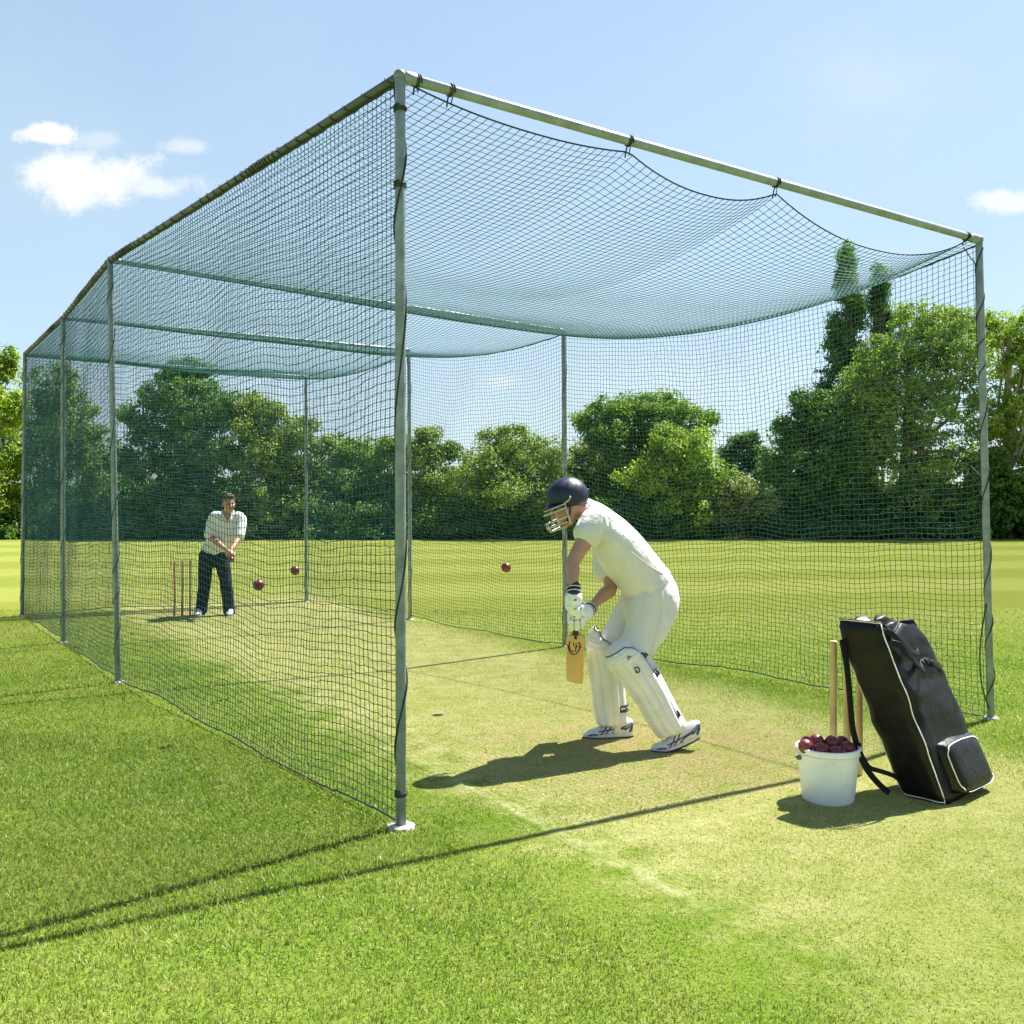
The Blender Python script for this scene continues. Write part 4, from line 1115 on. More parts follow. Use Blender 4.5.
# emblem: a small open ring with a bar, and a tiny tick mark, on the near pad's knee
def emblem(parent, c, n, u, s):
    n = Vector(n).normalized(); u = Vector(u); u = (u - n * u.dot(n)).normalized(); w = n.cross(u)
    pts = [c + (w * math.cos(a) * .9 + u * math.sin(a)) * s for a in np.linspace(.7, 5.9, 22)] + [c + w * s * .1 - u * s * .12]
    mb = ptube(pts, s * .2, 6); mb.join(ptube([c + w * s * .1 - u * s * .12, c + w * s * .55 - u * s * .12, c + w * s * .8 - u * s * .3], s * .18, 6))
    obj('emblem', mb, M_DARK, parent)
def on_pad(px, py, C, T, rr, fwd, extra=.024):
    """point on the outer face of a pad that is seen at a pixel: march along the ray until it meets the shell"""
    best = None
    for d in np.linspace(5.8, 6.3, 400):
        p = np.array(tuple(q(px, py, d))); i = np.argmin(np.linalg.norm(C - p, axis=1))
        if np.linalg.norm(C[i] - p) <= rr[i] + extra: return Vector(p), Vector(p - C[i]).normalized(), Vector(T[i])
    p = q(px, py, 5.95); return p, Vector((0, -1, 0)), Vector((0, 0, 1))
c_, n_, t_ = on_pad(637, 670, NC, NTg, Nr, None); emblem(npd, c_, n_, (t_.x, t_.y, t_.z), .017)
c_, n_, t_ = on_pad(629, 657, NC, NTg, Nr, None)
mb = ptube([c_ - Vector((.012, 0, .006)), c_ + Vector((0, 0, .004)), c_ + Vector((.014, 0, .0))], .003, 6); mb.join(ptube([c_ + Vector((-.006, 0, -.014)), c_ + Vector((.004, 0, -.009))], .003, 6))
obj('emblem', mb, M_DARK, npd)
# socks with dark bands
sk = tube([q(617, 703, 6.39), q(616, 717, 6.39), q(615.5, 731, 6.39)], [.062, .056, .046], 16, 4); so1 = obj('sock', sk, M_TROUS, batter)
for y_ in (704.5, 709.5): obj('sock_band', hemloop(q(616.9, y_, 6.39), (0, 0, 1), .066, .066, (1, 0, 0), .010), M_DARK, so1)
sk = tube([q(670, 722, 6.065), q(679, 733, 6.065), q(685, 742, 6.065)], [.060, .054, .046], 16, 4); obj('sock', sk, M_TROUS, batter)
shoe(batter, gnd(583, 739) + Vector((0, .01, 0)), gnd(634, 738.5) + Vector((0, .03, 0)), .0)
shoe(batter, gnd(651, 752.5), gnd(697, 751) + Vector((.02, .02, 0)), .07)

# helmet with peak, ear guard, grille and a small patch
HC = q(566.5, 497, 6.02); hup = Vector((-.30, 0, .955)).normalized(); hfw = Vector((-.95, -.12, -.32)); hfw = (hfw - hup * hfw.dot(hup)).normalized(); hl = hup.cross(hfw)
def hpt(x, y, z): return HC + hfw * x + hl * y + hup * z
V = []; n = 48; rows = 16
for layer in (0, 1):
    for i in range(rows + 1):
        for j in range(n):
            th = j / n * 2 * math.pi; cx, cy = math.cos(th), math.sin(th)
            # lower edge: high at the brow, low over the ears and the nape
            low = -.020 - .045 * max(0, abs(cy)) ** 2.5 * (1 if cx < .5 else .6) - (.060 * max(0, -cx) ** 1.5)
            phi0 = math.asin(max(-.8, low / .122)); phi = phi0 + (math.pi / 2 - phi0) * i / rows
            r = 1.0 - .045 * layer
            x = .130 * math.cos(phi) * cx; y = .106 * math.cos(phi) * cy; z = .117 * math.sin(phi)
            groove = 1 + .012 * math.cos(cy * 9) * max(0, math.sin(phi)) if layer == 0 else 1
            V.append(hpt(x * r * groove - .004, y * r * groove, z * r))
N_ = (rows + 1) * n; Fc = []
for i in range(rows):
    for j in range(n):
        a, b = i * n + j, i * n + (j + 1) % n
        Fc.append((a, b, b + n, a + n)); Fc.append((N_ + a, N_ + a + n, N_ + b + n, N_ + b))
for j in range(n): Fc.append((j, N_ + j, N_ + (j + 1) % n, (j + 1) % n))
shell = MB().add(V, Fc)
pk = []; pn = 20
for i in range(pn + 1):
    th = R(-68 + 136 * i / pn); cx, cy = math.cos(th), math.sin(th)
    for e, dz in ((0, .0), (.034 * cx ** .8, -.020), (.036 * cx ** .8, -.026), (0, -.008)):
        pk.append(hpt((.130 + e) * cx - .004, (.106 + e * .6) * cy, -.014 + dz - .012 * (1 - cx)))
Fc = []
for i in range(pn):
    for k in range(4): a = i * 4 + k; b = i * 4 + (k + 1) % 4; Fc.append((a, b, b + 4, a + 4))
Fc += [(3, 2, 1, 0), tuple(pn * 4 + k for k in range(4))]
shell.add(pk, Fc)
helm = obj('helmet', shell, M_HELM, batter)
gr = MB()
def gpt(ang, r, z): a = R(ang); return hpt((.118 + r) * math.cos(a) + .008, (.100 + r * .9) * math.sin(a), z)
for z, r, lim in ((-.044, .030, 78), (-.068, .038, 76), (-.120, .046, 74), (-.148, .044, 70), (-.172, .032, 62)):
    gr.join(ptube([gpt(a, r - .012 * (abs(a) / 80) ** 2, z + .012 * (abs(a) / 80) ** 2) for a in np.linspace(-lim, lim, 33)], .0042, 6))
for a in (-76, -50, -17, 17, 50, 76):
    zz = [(-.036, .026), (-.068, .037), (-.120, .046), (-.148, .044), (-.172, .034)]
    if abs(a) == 17: zz = zz[2:]
    if abs(a) == 50: zz = zz[1:]
    gr.join(ptube([gpt(a, r - .012 * (abs(a) / 80) ** 2, z + .012 * (abs(a) / 80) ** 2) for z, r in zz], .0042, 6))
for k in (-1, 1): gr.join(ptube([gpt(76 * k, .016, -.03), hpt(.01, .110 * k, -.02), hpt(-.005, .112 * k, .0)], .0048, 6))
obj('grille', gr, M_GRILLE, helm)
st = MB()
for k in (-1, 1): st.join(ptube([hpt(.012, .100 * k, -.05), hpt(.02, .090 * k, -.09), hpt(.05, .062 * k, -.135), hpt(.075, .03 * k, -.150), hpt(.078, 0, -.152)], .006, 6))
obj('chin_strap', st, M_DARK, helm)
pt = hpt(-.100, -.069, -.012); pn_ = Vector(-hfw * .8 - hl * .6).normalized()
pv = []; 
for (w_, h_) in ((-.5, -.5), (.5, -.5), (.5, .5), (-.5, .5)):
    pv.append(pt + pn_ * .004 + pn_.cross(hup) * w_ * .034 + hup * h_ * .036)
pb = MB().add(pv + [p - pn_ * .02 for p in pv], [(0, 1, 2, 3), (0, 4, 5, 1), (1, 5, 6, 2), (2, 6, 7, 3), (3, 7, 4, 0)], 0)
pb.join(ptube([pt + pn_ * .005 + pn_.cross(hup) * x_ * .034 + hup * z_ * .036 for x_, z_ in ((-.3, -.25), (-.1, .25), (.1, -.2), (.32, .22))], .0035, 5), 1)
obj('patch', pb, [M_WHITE, M_ORANGE], helm)

# gloves: padded finger rolls over the gripping hands, back of hand pad, wristband
for (res, th, palm, out, tg), wr, el in ((gl1, q(574, 597, 5.765), nearE), (gl2, q(586, 613, 5.96), farE)):
    mb = MB(); trim = MB()
    for i, pts in enumerate(res):
        for k in range(len(pts) - 2):
            a, b = Vector(pts[k]), Vector(pts[k + 1])
            o_ = (a.lerp(b, .5) - (BT + bd * (a.lerp(b, .5) - BT).dot(bd))).normalized()
            mb.join(loft([(a.lerp(b, .08) + o_ * .011, .0125, .0135), (a.lerp(b, .5) + o_ * .015, .0132, .016), (a.lerp(b, .92) + o_ * .011, .0125, .0135)], tuple(bd), 12, 2))
        for k in range(1, len(pts) - 2):
            a = Vector(pts[k]); o_ = (a - (BT + bd * (a - BT).dot(bd))).normalized(); trim.join(tube([a + o_ * .014 - bd * .012, a + o_ * .016, a + o_ * .014 + bd * .012], .0045, 6, 2))
    for k in range(3):
        mb.join(loft([(th[k] , .0165, .0165), (Vector(th[k]).lerp(th[k + 1], .5), .0175, .0175), (th[k + 1], .015, .015)], tuple(bd), 12, 2))
    mb.join(loft([(wr + out * .004, .046, .042), (wr.lerp(palm, .45) + out * .012, .056, .044), (palm + out * .014 + tg * .004, .060, .040), (palm + out * .008 + tg * .030, .058, .032)], tuple(bd), 18, 3))
    for o_ in (-.024, .0, .024): mb.join(loft([(wr.lerp(palm, .3) + out * .034 + bd * o_, .012, .010), (palm + out * .038 + bd * o_, .013, .011), (palm + out * .026 + tg * .03 + bd * o_, .012, .010)], tuple(bd), 10, 3))
    gp = palm - out * .034
    mb.join(ball_mb(gp + out * .026 + tg * .002, .054, .058, .054, [tuple(out), tuple(tg), tuple(bd)]))
    mb.join(loft([(wr - (palm - wr).normalized() * .01, .050, .046), (wr.lerp(palm, .5) + out * .004, .058, .052), (palm + out * .004, .060, .050)], tuple(bd), 18, 3))
    mb.join(ball_mb(th[1], .025, .025, .022)); mb.join(ball_mb(th[0], .026, .026, .024))
    mb.join(ball_mb(gp, .048, .046, .050, [tuple(out), tuple(tg), tuple(bd)]))
    mb.join(trim, 1)
    go = obj('glove', mb, [M_GLOVE, M_DARK], batter)
    ad = (el - wr).normalized(); wr = wr + ad * .012
    wb = loft([(wr + ad * .0, .045, .041), (wr + ad * .012, .046, .043), (wr + ad * .05, .042, .040), (wr + ad * .062, .040, .038)], sY, 18, 2)
    wo_ = obj('wristband', wb, M_DARK, go)
    mk = MB()
    for dz in (.018, .042): mk.join(hemloop(wr + ad * dz, ad, .0455, .043, sY, .0025))
    obj('stitching', mk, M_GLOVE, wo_)

# the bat
bat = tag(empty('cricket_bat', BE), 'pale willow bat with dark emblem gripped in the batter gloves', 'bat')
bax = (BE - BS).normalized(); bside = Vector((1, 0.03, .0)); bside = (bside - bax * bside.dot(bax)).normalized(); bn_ = bax.cross(bside)
if bn_.y > 0: bn_ = -bn_
V = []; rows = 16; LB_ = (BE - BS).length
for i in range(rows + 1):
    t_ = i / rows; c_ = BS.lerp(BE, t_)
    w_ = .054 * min(1, .55 + 7 * t_) if t_ < .2 else .054 * (1 - .10 * max(0, t_ - .93) / .07)
    sp = .012 + .026 * math.sin(math.pi * min(1, t_ * .95 + .02)) ** .8 * (1 if t_ < .8 else 1 - .55 * (t_ - .8) / .2)
    edge = .010
    for x, n_ in ((-1, -edge), (-.97, -edge - .003), (-.5, -edge - .005), (.5, -edge - .005), (.97, -edge - .003), (1, -edge), (1, edge), (.45, edge + sp * .5), (0, edge + sp), (-.45, edge + sp * .5), (-1, edge)):
        V.append(c_ + bside * w_ * x - bn_ * (n_) + bax * x * .022 * max(0, t_ - .6) / .4)
m_ = 11
Fc = [(i * m_ + j, i * m_ + (j + 1) % m_, (i + 1) * m_ + (j + 1) % m_, (i + 1) * m_ + j) for i in range(rows) for j in range(m_)] + [tuple(range(m_))[::-1], tuple(rows * m_ + j for j in range(m_))]
bl = sharp(obj('blade', MB().add(V, Fc), M_WILLOW, bat), 50)
fn = bn_ * .0155
def bp_(x, t_): return BS.lerp(BE, t_) + bside * .054 * x + fn
mb = ptube([bp_(x, y) for x, y in ((-.62, .10), (-.72, .18), (-.60, .27), (-.3, .32), (.0, .30), (.1, .22), (.05, .14))], .0035, 6)
mb.join(ptube([bp_(x, y) for x, y in ((-.85, .17), (-.70, .30), (-.35, .37), (.1, .36), (.45, .28), (.55, .18), (.35, .12))], .0045, 6))
mb.join(ptube([bp_(x, y) for x, y in ((-.25, .12), (-.2, .2), (.0, .24), (.3, .2), (.7, .24))], .0028, 6))
obj('emblem', mb, M_DECAL, bl)
obj('handle', loft([(BT, .0165, .0175), (BT + bd * .15, .017, .018), (BS - bd * .03, .017, .017), (BS + bd * .03, .021, .017)], tuple(bside), 14, 4), M_BATGRIP, bat)

# ------------------------------------------------------------------ the bowler
dB = 13.4
PO = Vector((q(215, 560, dB).x, dB, 0))
bc = q(229, 503.5, dB - .12); bf = Vector((.50, -.84, -.10)); bu = Vector((.06, -.10, 1))
hp, bat_, bax_ = head_parts(bc, bf, bu, 1.02)
ls, le, lw = q(214.5, 519, dB - .05), q(210, 536.5, dB - .10), q(226, 549.5, dB - .38)       # arm at the picture's left
rs, re_, rw = q(240, 519.5, dB + .02), q(239, 537.5, dB - .12), q(231, 550.5, dB - .38)
lh, lk, la = q(206.5, 556, dB), q(204.5, 583, dB - .03), q(201.5, 609, dB)
rh, rk, ra_ = q(221.5, 556, dB), q(226, 583, dB - .05), q(229, 610, dB - .03)
body = list(hp)
sX = (1, 0, 0)
body += [loft([(q(226.5, 516, dB - .03), .062, .06), (q(228, 510, dB - .07), .056, .056), (bc - Vector((0, 0, .05)), .056, .056)], sX, 14, 3),
         loft([(q(226.5, 516, dB), .15, .09), (q(225, 522, dB), .19, .11), (q(221, 535, dB), .17, .11), (q(217, 547, dB), .15, .10), (q(214, 558, dB), .16, .11)], sX, 18, 3),
         loft([(ls, .06, .06), (ls.lerp(le, .5), .052, .052), (le, .042, .042), (le.lerp(lw, .3), .044, .044), (lw, .028, .027)], (0, 1, 0.2), 12, 3),
         loft([(rs, .06, .06), (rs.lerp(re_, .5), .052, .052), (re_, .042, .042), (re_.lerp(rw, .3), .044, .044), (rw, .028, .027)], (0, 1, 0.2), 12, 3)]
for h_, k_, a_ in ((lh, lk, la), (rh, rk, ra_)):
    body.append(loft([(h_ + Vector((0, 0, .06)), .09, .09), (h_, .09, .09), (h_.lerp(k_, .5), .075, .078), (k_, .056, .058), (k_.lerp(a_, .3), .054, .058), (a_, .034, .036), (a_ - Vector((0, 0, .04)), .033, .04)], sX, 14, 3))
BALLH = q(231.5, 559.5, dB - .46)
body += hand_parts(lw, (BALLH - lw) + Vector((-.03, -.01, .06)), Vector((.75, .2, -.3)), .75, 1.0, -1)
body += hand_parts(rw, (BALLH - rw) + Vector((.03, .01, .05)), Vector((-.6, .3, -.2)), .62, 1.0, 1)
me = fuse(body, .0055, 3)
me.transform(Matrix.Translation(-PO))
bowler = bpy.data.objects.new('person', me); bowler.location = PO; COL.objects.link(bowler)
for m_ in (M_SKIN2, M_EYE, M_LIP): me.materials.append(m_)
face_colours(me, lambda x, y, z: bat_(x, y, z) - PO)
tag(bowler, 'bowler in pale open-necked shirt and dark trousers standing with hands together', 'person')
# hair: cap of short hair with stubble left off
hv = fuse([ball_mb(bat_(-.020, 0, .048), .104, .084, .090, bax_), ball_mb(bat_(.035, 0, .098), .050, .062, .028, bax_), ball_mb(bat_(-.055, 0, -.005), .058, .074, .062, bax_)], .008, 2, (.006, lambda p: nz(p, (60, 60, 60))))
link('hair', hv, M_HAIR, bowler)
bf2 = lambda p: nz(p, (6, 6, 5), 3.3) * .6 + nz(p, (15, 15, 9), 1.2) * .5
sh = [loft([(q(227, 514.5, dB - .02), .10, .075), (q(226.5, 518, dB - .01), .178, .098), (q(225, 524, dB), .208, .124), (q(221.5, 536, dB), .188, .126), (q(217, 547, dB), .178, .124), (q(214, 553.5, dB), .186, .128)], sX, 24, 4),
      loft([(ls + Vector((.05, 0, .02)), .09, .09), (ls, .085, .09), (ls.lerp(le, .55), .080, .085), (ls.lerp(le, .98), .078, .082)], (0, 1, .2), 16, 3),
      loft([(rs + Vector((-.05, 0, .02)), .09, .09), (rs, .085, .09), (rs.lerp(re_, .55), .078, .085), (rs.lerp(re_, .98), .076, .082)], (0, 1, .2), 16, 3)]
so_ = link('shirt', fuse(sh, .011, 4, (.009, bf2)), M_CHECK, bowler)
# open V neck: skin showing between two collar edges
ck = q(226.8, 514.6, dB - .115)
vn = MB().add([ck + Vector((-.055, 0, .02)), ck + Vector((.065, 0, .02)), ck + Vector((.03, -.045, -.12)), ck + Vector((.0, -.03, -.02))], [(0, 3, 2), (3, 1, 2), (0, 1, 3)])
col_ = tube([ck + Vector((-.075, .04, .045)), ck + Vector((-.05, -.012, .005)), ck + Vector((.026, -.052, -.13))], .012, 8, 3); col_.join(tube([ck + Vector((.085, .04, .045)), ck + Vector((.066, -.012, .005)), ck + Vector((.034, -.052, -.13))], .012, 8, 3))
obj('collar', col_, M_CHECK, so_)
obj('neck_opening', vn, M_SKIN2, so_)
tr = [loft([(q(214, 550, dB), .165, .115), (q(214, 556, dB), .185, .132), (q(214, 562, dB), .185, .13)], sX, 22, 3)]
for h_, k_, a_ in ((lh, lk, la), (rh, rk, ra_)):
    tr.append(loft([(h_ + Vector((0, 0, .02)), .105, .12), (h_.lerp(k_, .5), .094, .105), (k_, .082, .088), (k_.lerp(a_, .5), .080, .085), (a_ + Vector((0, 0, .0)), .080, .085), (a_ - Vector((0, 0, .035)), .078, .085)], sX, 18, 3))
link('trousers', fuse(tr, .012, 4, (.009, bf2)), M_NAVYCLOTH, bowler)
shoe(bowler, Vector((la.x - .03, dB - .19, 0)), Vector((la.x + .0, dB + .09, 0)), 0, style='plain')
shoe(bowler, Vector((ra_.x + .06, dB - .21, 0)), Vector((ra_.x + .0, dB + .06, 0)), 0, style='plain')

# ------------------------------------------------------------------ balls
def make_ball(r=.037):
    root = empty('cricket_ball', (0, 0, 0))
    obj('leather', ball_mb((0, 0, 0), r, nu=28, nv=18), M_BALL, root)
    sm_ = MB()
    for z in (-.0032, 0, .0032):
        rr = math.sqrt(r * r - z * z) + .0003
        sm_.join(ptube([(rr * math.cos(a), rr * math.sin(a), z) for a in np.linspace(0, 2 * math.pi, 49)], .0011, 5))
    obj('seam', sm_, M_SEAM, root)
    return root
proto = make_ball()
first = [True]
def place_ball(loc, rot, label, group):
    if first[0]: r_ = proto; first[0] = False
    else:
        r_ = proto.copy(); COL.objects.link(r_)
        for ch in proto.children:
            c_ = ch.copy(); COL.objects.link(c_); c_.parent = r_
    r_.location = loc; r_.rotation_euler = rot
    tag(r_, label, 'ball', group); return r_
GA = 'cricket balls in the air'
place_ball(q(258.5, 585, 6.55), (.4, 1.2, .3), 'dark red cricket ball in the air just right of the bowler leg', GA)
place_ball(q(295, 570.5, 8.0), (1.1, .3, .5), 'smaller dark red cricket ball in the air beside the thin back post', GA)
place_ball(q(506, 567.5, 7.5), (.9, .8, .1), 'dark red cricket ball in the air just left of the batter hands', GA)
place_ball(BALLH, (.3, .3, .9), 'dark red cricket ball held low between the bowler hands', GA.replace('in the air', 'in hand'))

# ------------------------------------------------------------------ bucket of balls
BK = gnd(828, 800); BK = Vector((BK.x, BK.y, 0))
M_BUCKET = mat('white_bucket_plastic', (0.78, 0.80, 0.83), 0.38, 0, 0.03, 6, 0.05, 30, dirt=((0.50, 0.48, 0.42), 9, 0.35))
bucket = tag(empty('bucket', BK), 'white plastic bucket filled with red cricket balls beside the kit bag', 'bucket')
rb, rt, hb = .128, .152, .272
prof = [(0.0, .004), (rb * .96, .004), (rb, .012), (rb + (rt - rb) * .5, hb * .5), (rt - .002, hb - .035), (rt, hb - .034), (rt + .001, hb), (rt - .004, hb + .002), (rt - .006, hb - .01), (rt - .009, hb - .06), (rb - .005, .016), (0, .014)]
n = 56; V = []
for r_, z_ in prof:
    for j in range(n): a = j / n * 2 * math.pi; V.append((BK.x + r_ * math.cos(a), BK.y + r_ * math.sin(a), z_))
Fc = [(i * n + j, i * n + (j + 1) % n, (i + 1) * n + (j + 1) % n, (i + 1) * n + j) for i in range(len(prof) - 1) for j in range(n)]
sharp(obj('tub', MB().add(V, Fc), M_BUCKET, bucket), 40)
rim = ptube([(BK.x + (rt + .003) * math.cos(a), BK.y + (rt + .003) * math.sin(a), hb - .004) for a in np.linspace(0, 6.2832, 73)], .0065, 8)
rim.join(ptube([(BK.x + (rt + .0015) * math.cos(a), BK.y + (rt + .0015) * math.sin(a), hb - .032) for a in np.linspace(0, 6.2832, 73)], .0035, 6))
obj('rim', rim, M_BUCKET, bucket)
ha = R(-170)
hl_ = [(BK + Vector((math.cos(ha) * (rt + .006), math.sin(ha) * (rt + .006), hb - .045)))]
M_LUG = mat('grey_lug_plastic', (.12, .12, .12), .5)
for k in (0, math.pi): obj('lug', tube([BK + Vector((math.cos(ha + k) * (rt - .006), math.sin(ha + k) * (rt - .006), hb - .05)), BK + Vector((math.cos(ha + k) * (rt + .012), math.sin(ha + k) * (rt + .012), hb - .05))], .012, 12, 2), M_LUG, bucket)
pts = []
for i in range(25):
    a = math.pi * i / 24
    e = Vector((math.cos(ha), math.sin(ha), 0)); f_ = Vector((e.y, -e.x, 0)); f_ = f_ if f_.y > 0 else -f_
    pts.append(BK + e * (rt + .010) * math.cos(a) + (f_ * .97 - Vector((0, 0, .22))) * (rt + .012) * math.sin(a) + Vector((0, 0, hb - .05)))
obj('handle', ptube(pts, .003, 6), mat('bucket_wire', (.35, .35, .35), .4, .6), bucket)
GB = 'cricket balls heaped in the bucket'
def bq(px, py, dy=0.0): return q(px, py, BK.y + dy)
for i, (px, py, dy, lab) in enumerate((
        (805.5, 746.5, -.045, 'leftmost red ball against the bucket rim in front of the stumps'), (816.5, 741, .02, 'red ball at the top left of the heap in the bucket'),
        (831.5, 743, .01, 'topmost red ball in the middle of the bucket heap'), (821, 750, -.07, 'shiny red ball at the front of the bucket heap'),
        (848, 748.5, -.02, 'rightmost red ball in the bucket next to the bag strap'), (835.5, 753.5, -.085, 'red ball mostly sunk behind the front rim of the bucket'),
        (807, 743.5, .085, 'red ball half hidden at the back left of the bucket'), (842, 743, .085, 'red ball half hidden at the back right of the bucket heap'))):
    place_ball(bq(px, py, dy), (i * .9, .5 + i * 1.3, i * .4), lab, GB)

# ------------------------------------------------------------------ stumps
M_STUMP = mat('ash_wood_stump', (0.55, 0.40, 0.19), 0.5, 0, 0.15, 4, 0.15, 40, (8, 8, .5))
M_STUMPRED = mat('brown_red_stump', (0.34, 0.18, 0.11), 0.55, 0, 0.2, 6, 0.1, 60)
def stump(loc, h, m, label, group, r=.019, tilt=(0, 0)):
    V = []; n = 20; pf = [(r * .3, -.03), (r * .98, -.02), (r, .02), (r * 1.0, h * .5), (r, h - .03), (r * .97, h - .008), (r * .88, h), (r * .45, h), (r * .40, h - .006), (0.0005, h - .007)]
    for rr, z in pf:
        for j in range(n):
            a = j / n * 2 * math.pi; y_ = rr * math.sin(a); x_ = rr * math.cos(a)
            V.append(loc + Vector((x_ + z * tilt[0], y_ + z * tilt[1], z)))
    Fc = [(i * n + j, i * n + (j + 1) % n, (i + 1) * n + (j + 1) % n, (i + 1) * n + j) for i in range(len(pf) - 1) for j in range(n)]
    return tag(obj('stump', MB().add(V, Fc), m, origin=loc), label, 'stump', group)
GS = 'wooden stumps the kit bag leans on'
s1 = q(833.5, 640, 5.30); s2 = q(847, 640, 5.42); s3 = q(859.5, 640, 5.50)
stump(Vector((s1.x, s1.y, 0)), .770, M_STUMP, 'pale wooden stump standing clear to the left of the leaning kit bag', GS)
stump(Vector((s2.x, s2.y, 0)), .765, M_STUMP, 'pale wooden stump half hidden between the first stump and the bag strap', GS)
stump(Vector((s3.x, s3.y, 0)), .760, M_STUMP, 'pale wooden stump nearly hidden behind the kit bag and its strap', GS)
GT = 'thin stumps beside the bowler'
for px, lab in ((174.5, 'thin brown stump farthest from the bowler leg behind the netting'), (182.3, 'thin brown middle stump of the wicket beside the bowler'), (190, 'thin brown stump nearest the bowler leg behind the netting')):
    p_ = gnd(px, 616.5); stump(Vector((p_.x, p_.y, 0)), .74, M_STUMPRED, lab, GT, r=.0135)

# ------------------------------------------------------------------ kit bag
M_BAG = mat('black_nylon', (0.005, 0.005, 0.007), 0.45, 0, 0.3, 10, 0.6, 13, (1, 1, .6), spec=0.22)
M_BAGIN = mat('black_nylon_panel', (0.006, 0.006, 0.008), 0.36, 0, 0.3, 10, 0.6, 16, spec=0.25)
M_PIPE = mat('white_piping', (0.78, 0.77, 0.74), 0.5, 0, 0.05)
M_WEB = mat('black_webbing', (0.007, 0.007, 0.008), 0.5, 0, 0.2, 30, .3, 300, spec=.2)
P1 = Vector((1.985, 5.10, 0)); P2 = Vector((2.150, 4.925, 0)); e1 = (P1 - P2); w1 = e1.length; e1 = e1 / w1
e2 = Vector((-e1.y, e1.x, 0)); e2 = e2 if e2.x > 0 else -e2
w2 = .53
T1 = q(834, 628, 5.11); lean = (T1 - P1)                       # long axis of the bag
BGO = P2 + e2 * (w2 / 2) + e1 * (w1 / 2)
bag = tag(empty('kit_bag', BGO), 'big black kit bag with white piping leaning on the wooden stumps', 'bag')
def prof_h(x):   # height of the top across e2 (0 = front edge, 1 = far right): two humps with a slack opening between
    xs = [0, .10, .22, .36, .50, .66, .82, 1.0]; hs = [1.01, 1.03, .985, .965, 1.03, 1.06, .98, .86]
    return float(np.interp(x, xs, hs))
def bagpt(a, b, h):
    """a 0..1 along e1 (0 = camera edge), b 0..1 along e2, h 0..1 along the lean"""
    hh = h * (1 + (prof_h(b) - 1) * h ** 2) - .035 * abs(2 * a - 1) ** 5 * h ** 6 + .03 * h ** 6
    tp = 1 - .13 * h ** 2
    p = P2 + e1 * w1 * (.5 + (a - .5) * (1 + .10 * h)) + e2 * w2 * (.5 + (b - .5) * tp - .02 * h) + lean * hh
    bend = math.sin(math.pi * h) * .025
    return p + e2 * bend * .6 - e1 * .0
def bag_surf(n=72, rows=46):
    V = []
    for i in range(rows + 1):
        h = i / rows
        rnd = 1.0
        if h < .05: rnd = .90 + .10 * math.sin(h / .05 * math.pi / 2)
        if h > .97: rnd = .90 + .10 * math.cos((h - .97) / .03 * math.pi / 2)
        for j in range(n):
            th = j / n * 2 * math.pi + math.pi / 4
            c_, s_ = math.cos(th), math.sin(th); pw = 2 / 7.0
            x = abs(c_) ** pw * (1 if c_ > 0 else -1); y = abs(s_) ** pw * (1 if s_ > 0 else -1)
            bul = 1 + .05 * math.sin(math.pi * h) 
            a = .5 + .5 * x * rnd; b = .5 + .5 * y * rnd
            p = bagpt(a, b, h)
            ctr = bagpt(.5, .5, h); d = p - ctr
            wr = .014 * nz(p, (8, 8, 6), 2.1) + .009 * (1 - 2 * abs(nz(p, (13, 13, 9), 5.5)))
            face2 = a < .12 and .1 < b < .95
            if face2: wr += -.016 * math.sin(math.pi * b) * max(0, math.sin((h - .55) / .45 * math.pi)) + .020 * (.5 - abs(nz(p, (9, 9, 13), 8.8))) * max(0, min(1, (h - .45) / .2))
            V.append(ctr + d * bul + d.normalized() * wr)
    Fc = [(i * n + j, i * n + (j + 1) % n, (i + 1) * n + (j + 1) % n, (i + 1) * n + j) for i in range(rows) for j in range(n)]
    Fc.append(tuple(range(n))[::-1])
    # slack top: shrinking rings that sink into the opening
    base = rows * n; ctrs = [bagpt(.5, k / 20, 1.0) for k in range(21)]
    for r_i, (sc_, dz) in enumerate(((.86, -.006), (.6, -.050), (.3, -.075), (.02, -.08))):
        for j in range(n):
            p = Vector(V[base + j]); th = j / n * 2 * math.pi + math.pi / 4
            y = abs(math.sin(th)) ** (2 / 7) * (1 if math.sin(th) > 0 else -1)
            c0 = bagpt(.5, .5 + .5 * y * .9 * sc_, 1.0)
            V.append(c0 + (p - bagpt(.5, .5 + .5 * y * .9, 1.0)) * sc_ + Vector((0, 0, dz * (1 - .75 * abs(y) ** 3))))
    for r_i in range(4):
        o0 = base + r_i * n
        for j in range(n): Fc.append((o0 + j, o0 + (j + 1) % n, o0 + n + (j + 1) % n, o0 + n + j))
    Fc.append(tuple(base + 4 * n + j for j in range(n)))
    return V, Fc, n, rows
V, Fc, bnn, brows = bag_surf()
shellb = obj('body', MB().add(V, Fc), M_BAG, bag)
BV = [Vector(v) for v in V]
def corner_line(a_s, b_s, h0=0, h1=1):
    """piping along the corner of the bag nearest (a,b)"""
    out = []
    for i in range(int(h0 * brows), int(h1 * brows) + 1):
        tgt = bagpt(a_s, b_s, i / brows)
        row = BV[i * bnn:(i + 1) * bnn]
        p = min(row, key=lambda v: (v - tgt).length); ctr = bagpt(.5, .5, i / brows)
        out.append(p + (p - ctr).normalized() * .002)
    k = np.array([tuple(p) for p in out])
    for _ in range(3): k[1:-1] = (k[:-2] + 2 * k[1:-1] + k[2:]) / 4
    return k
pp = MB()
LA = corner_line(0.0, 0.0); LBq = corner_line(1.0, 0.0); LCq = corner_line(0.0, 1.0)
pp.join(ptube(LA, .0032, 6)); pp.join(ptube(LBq, .0026, 6))
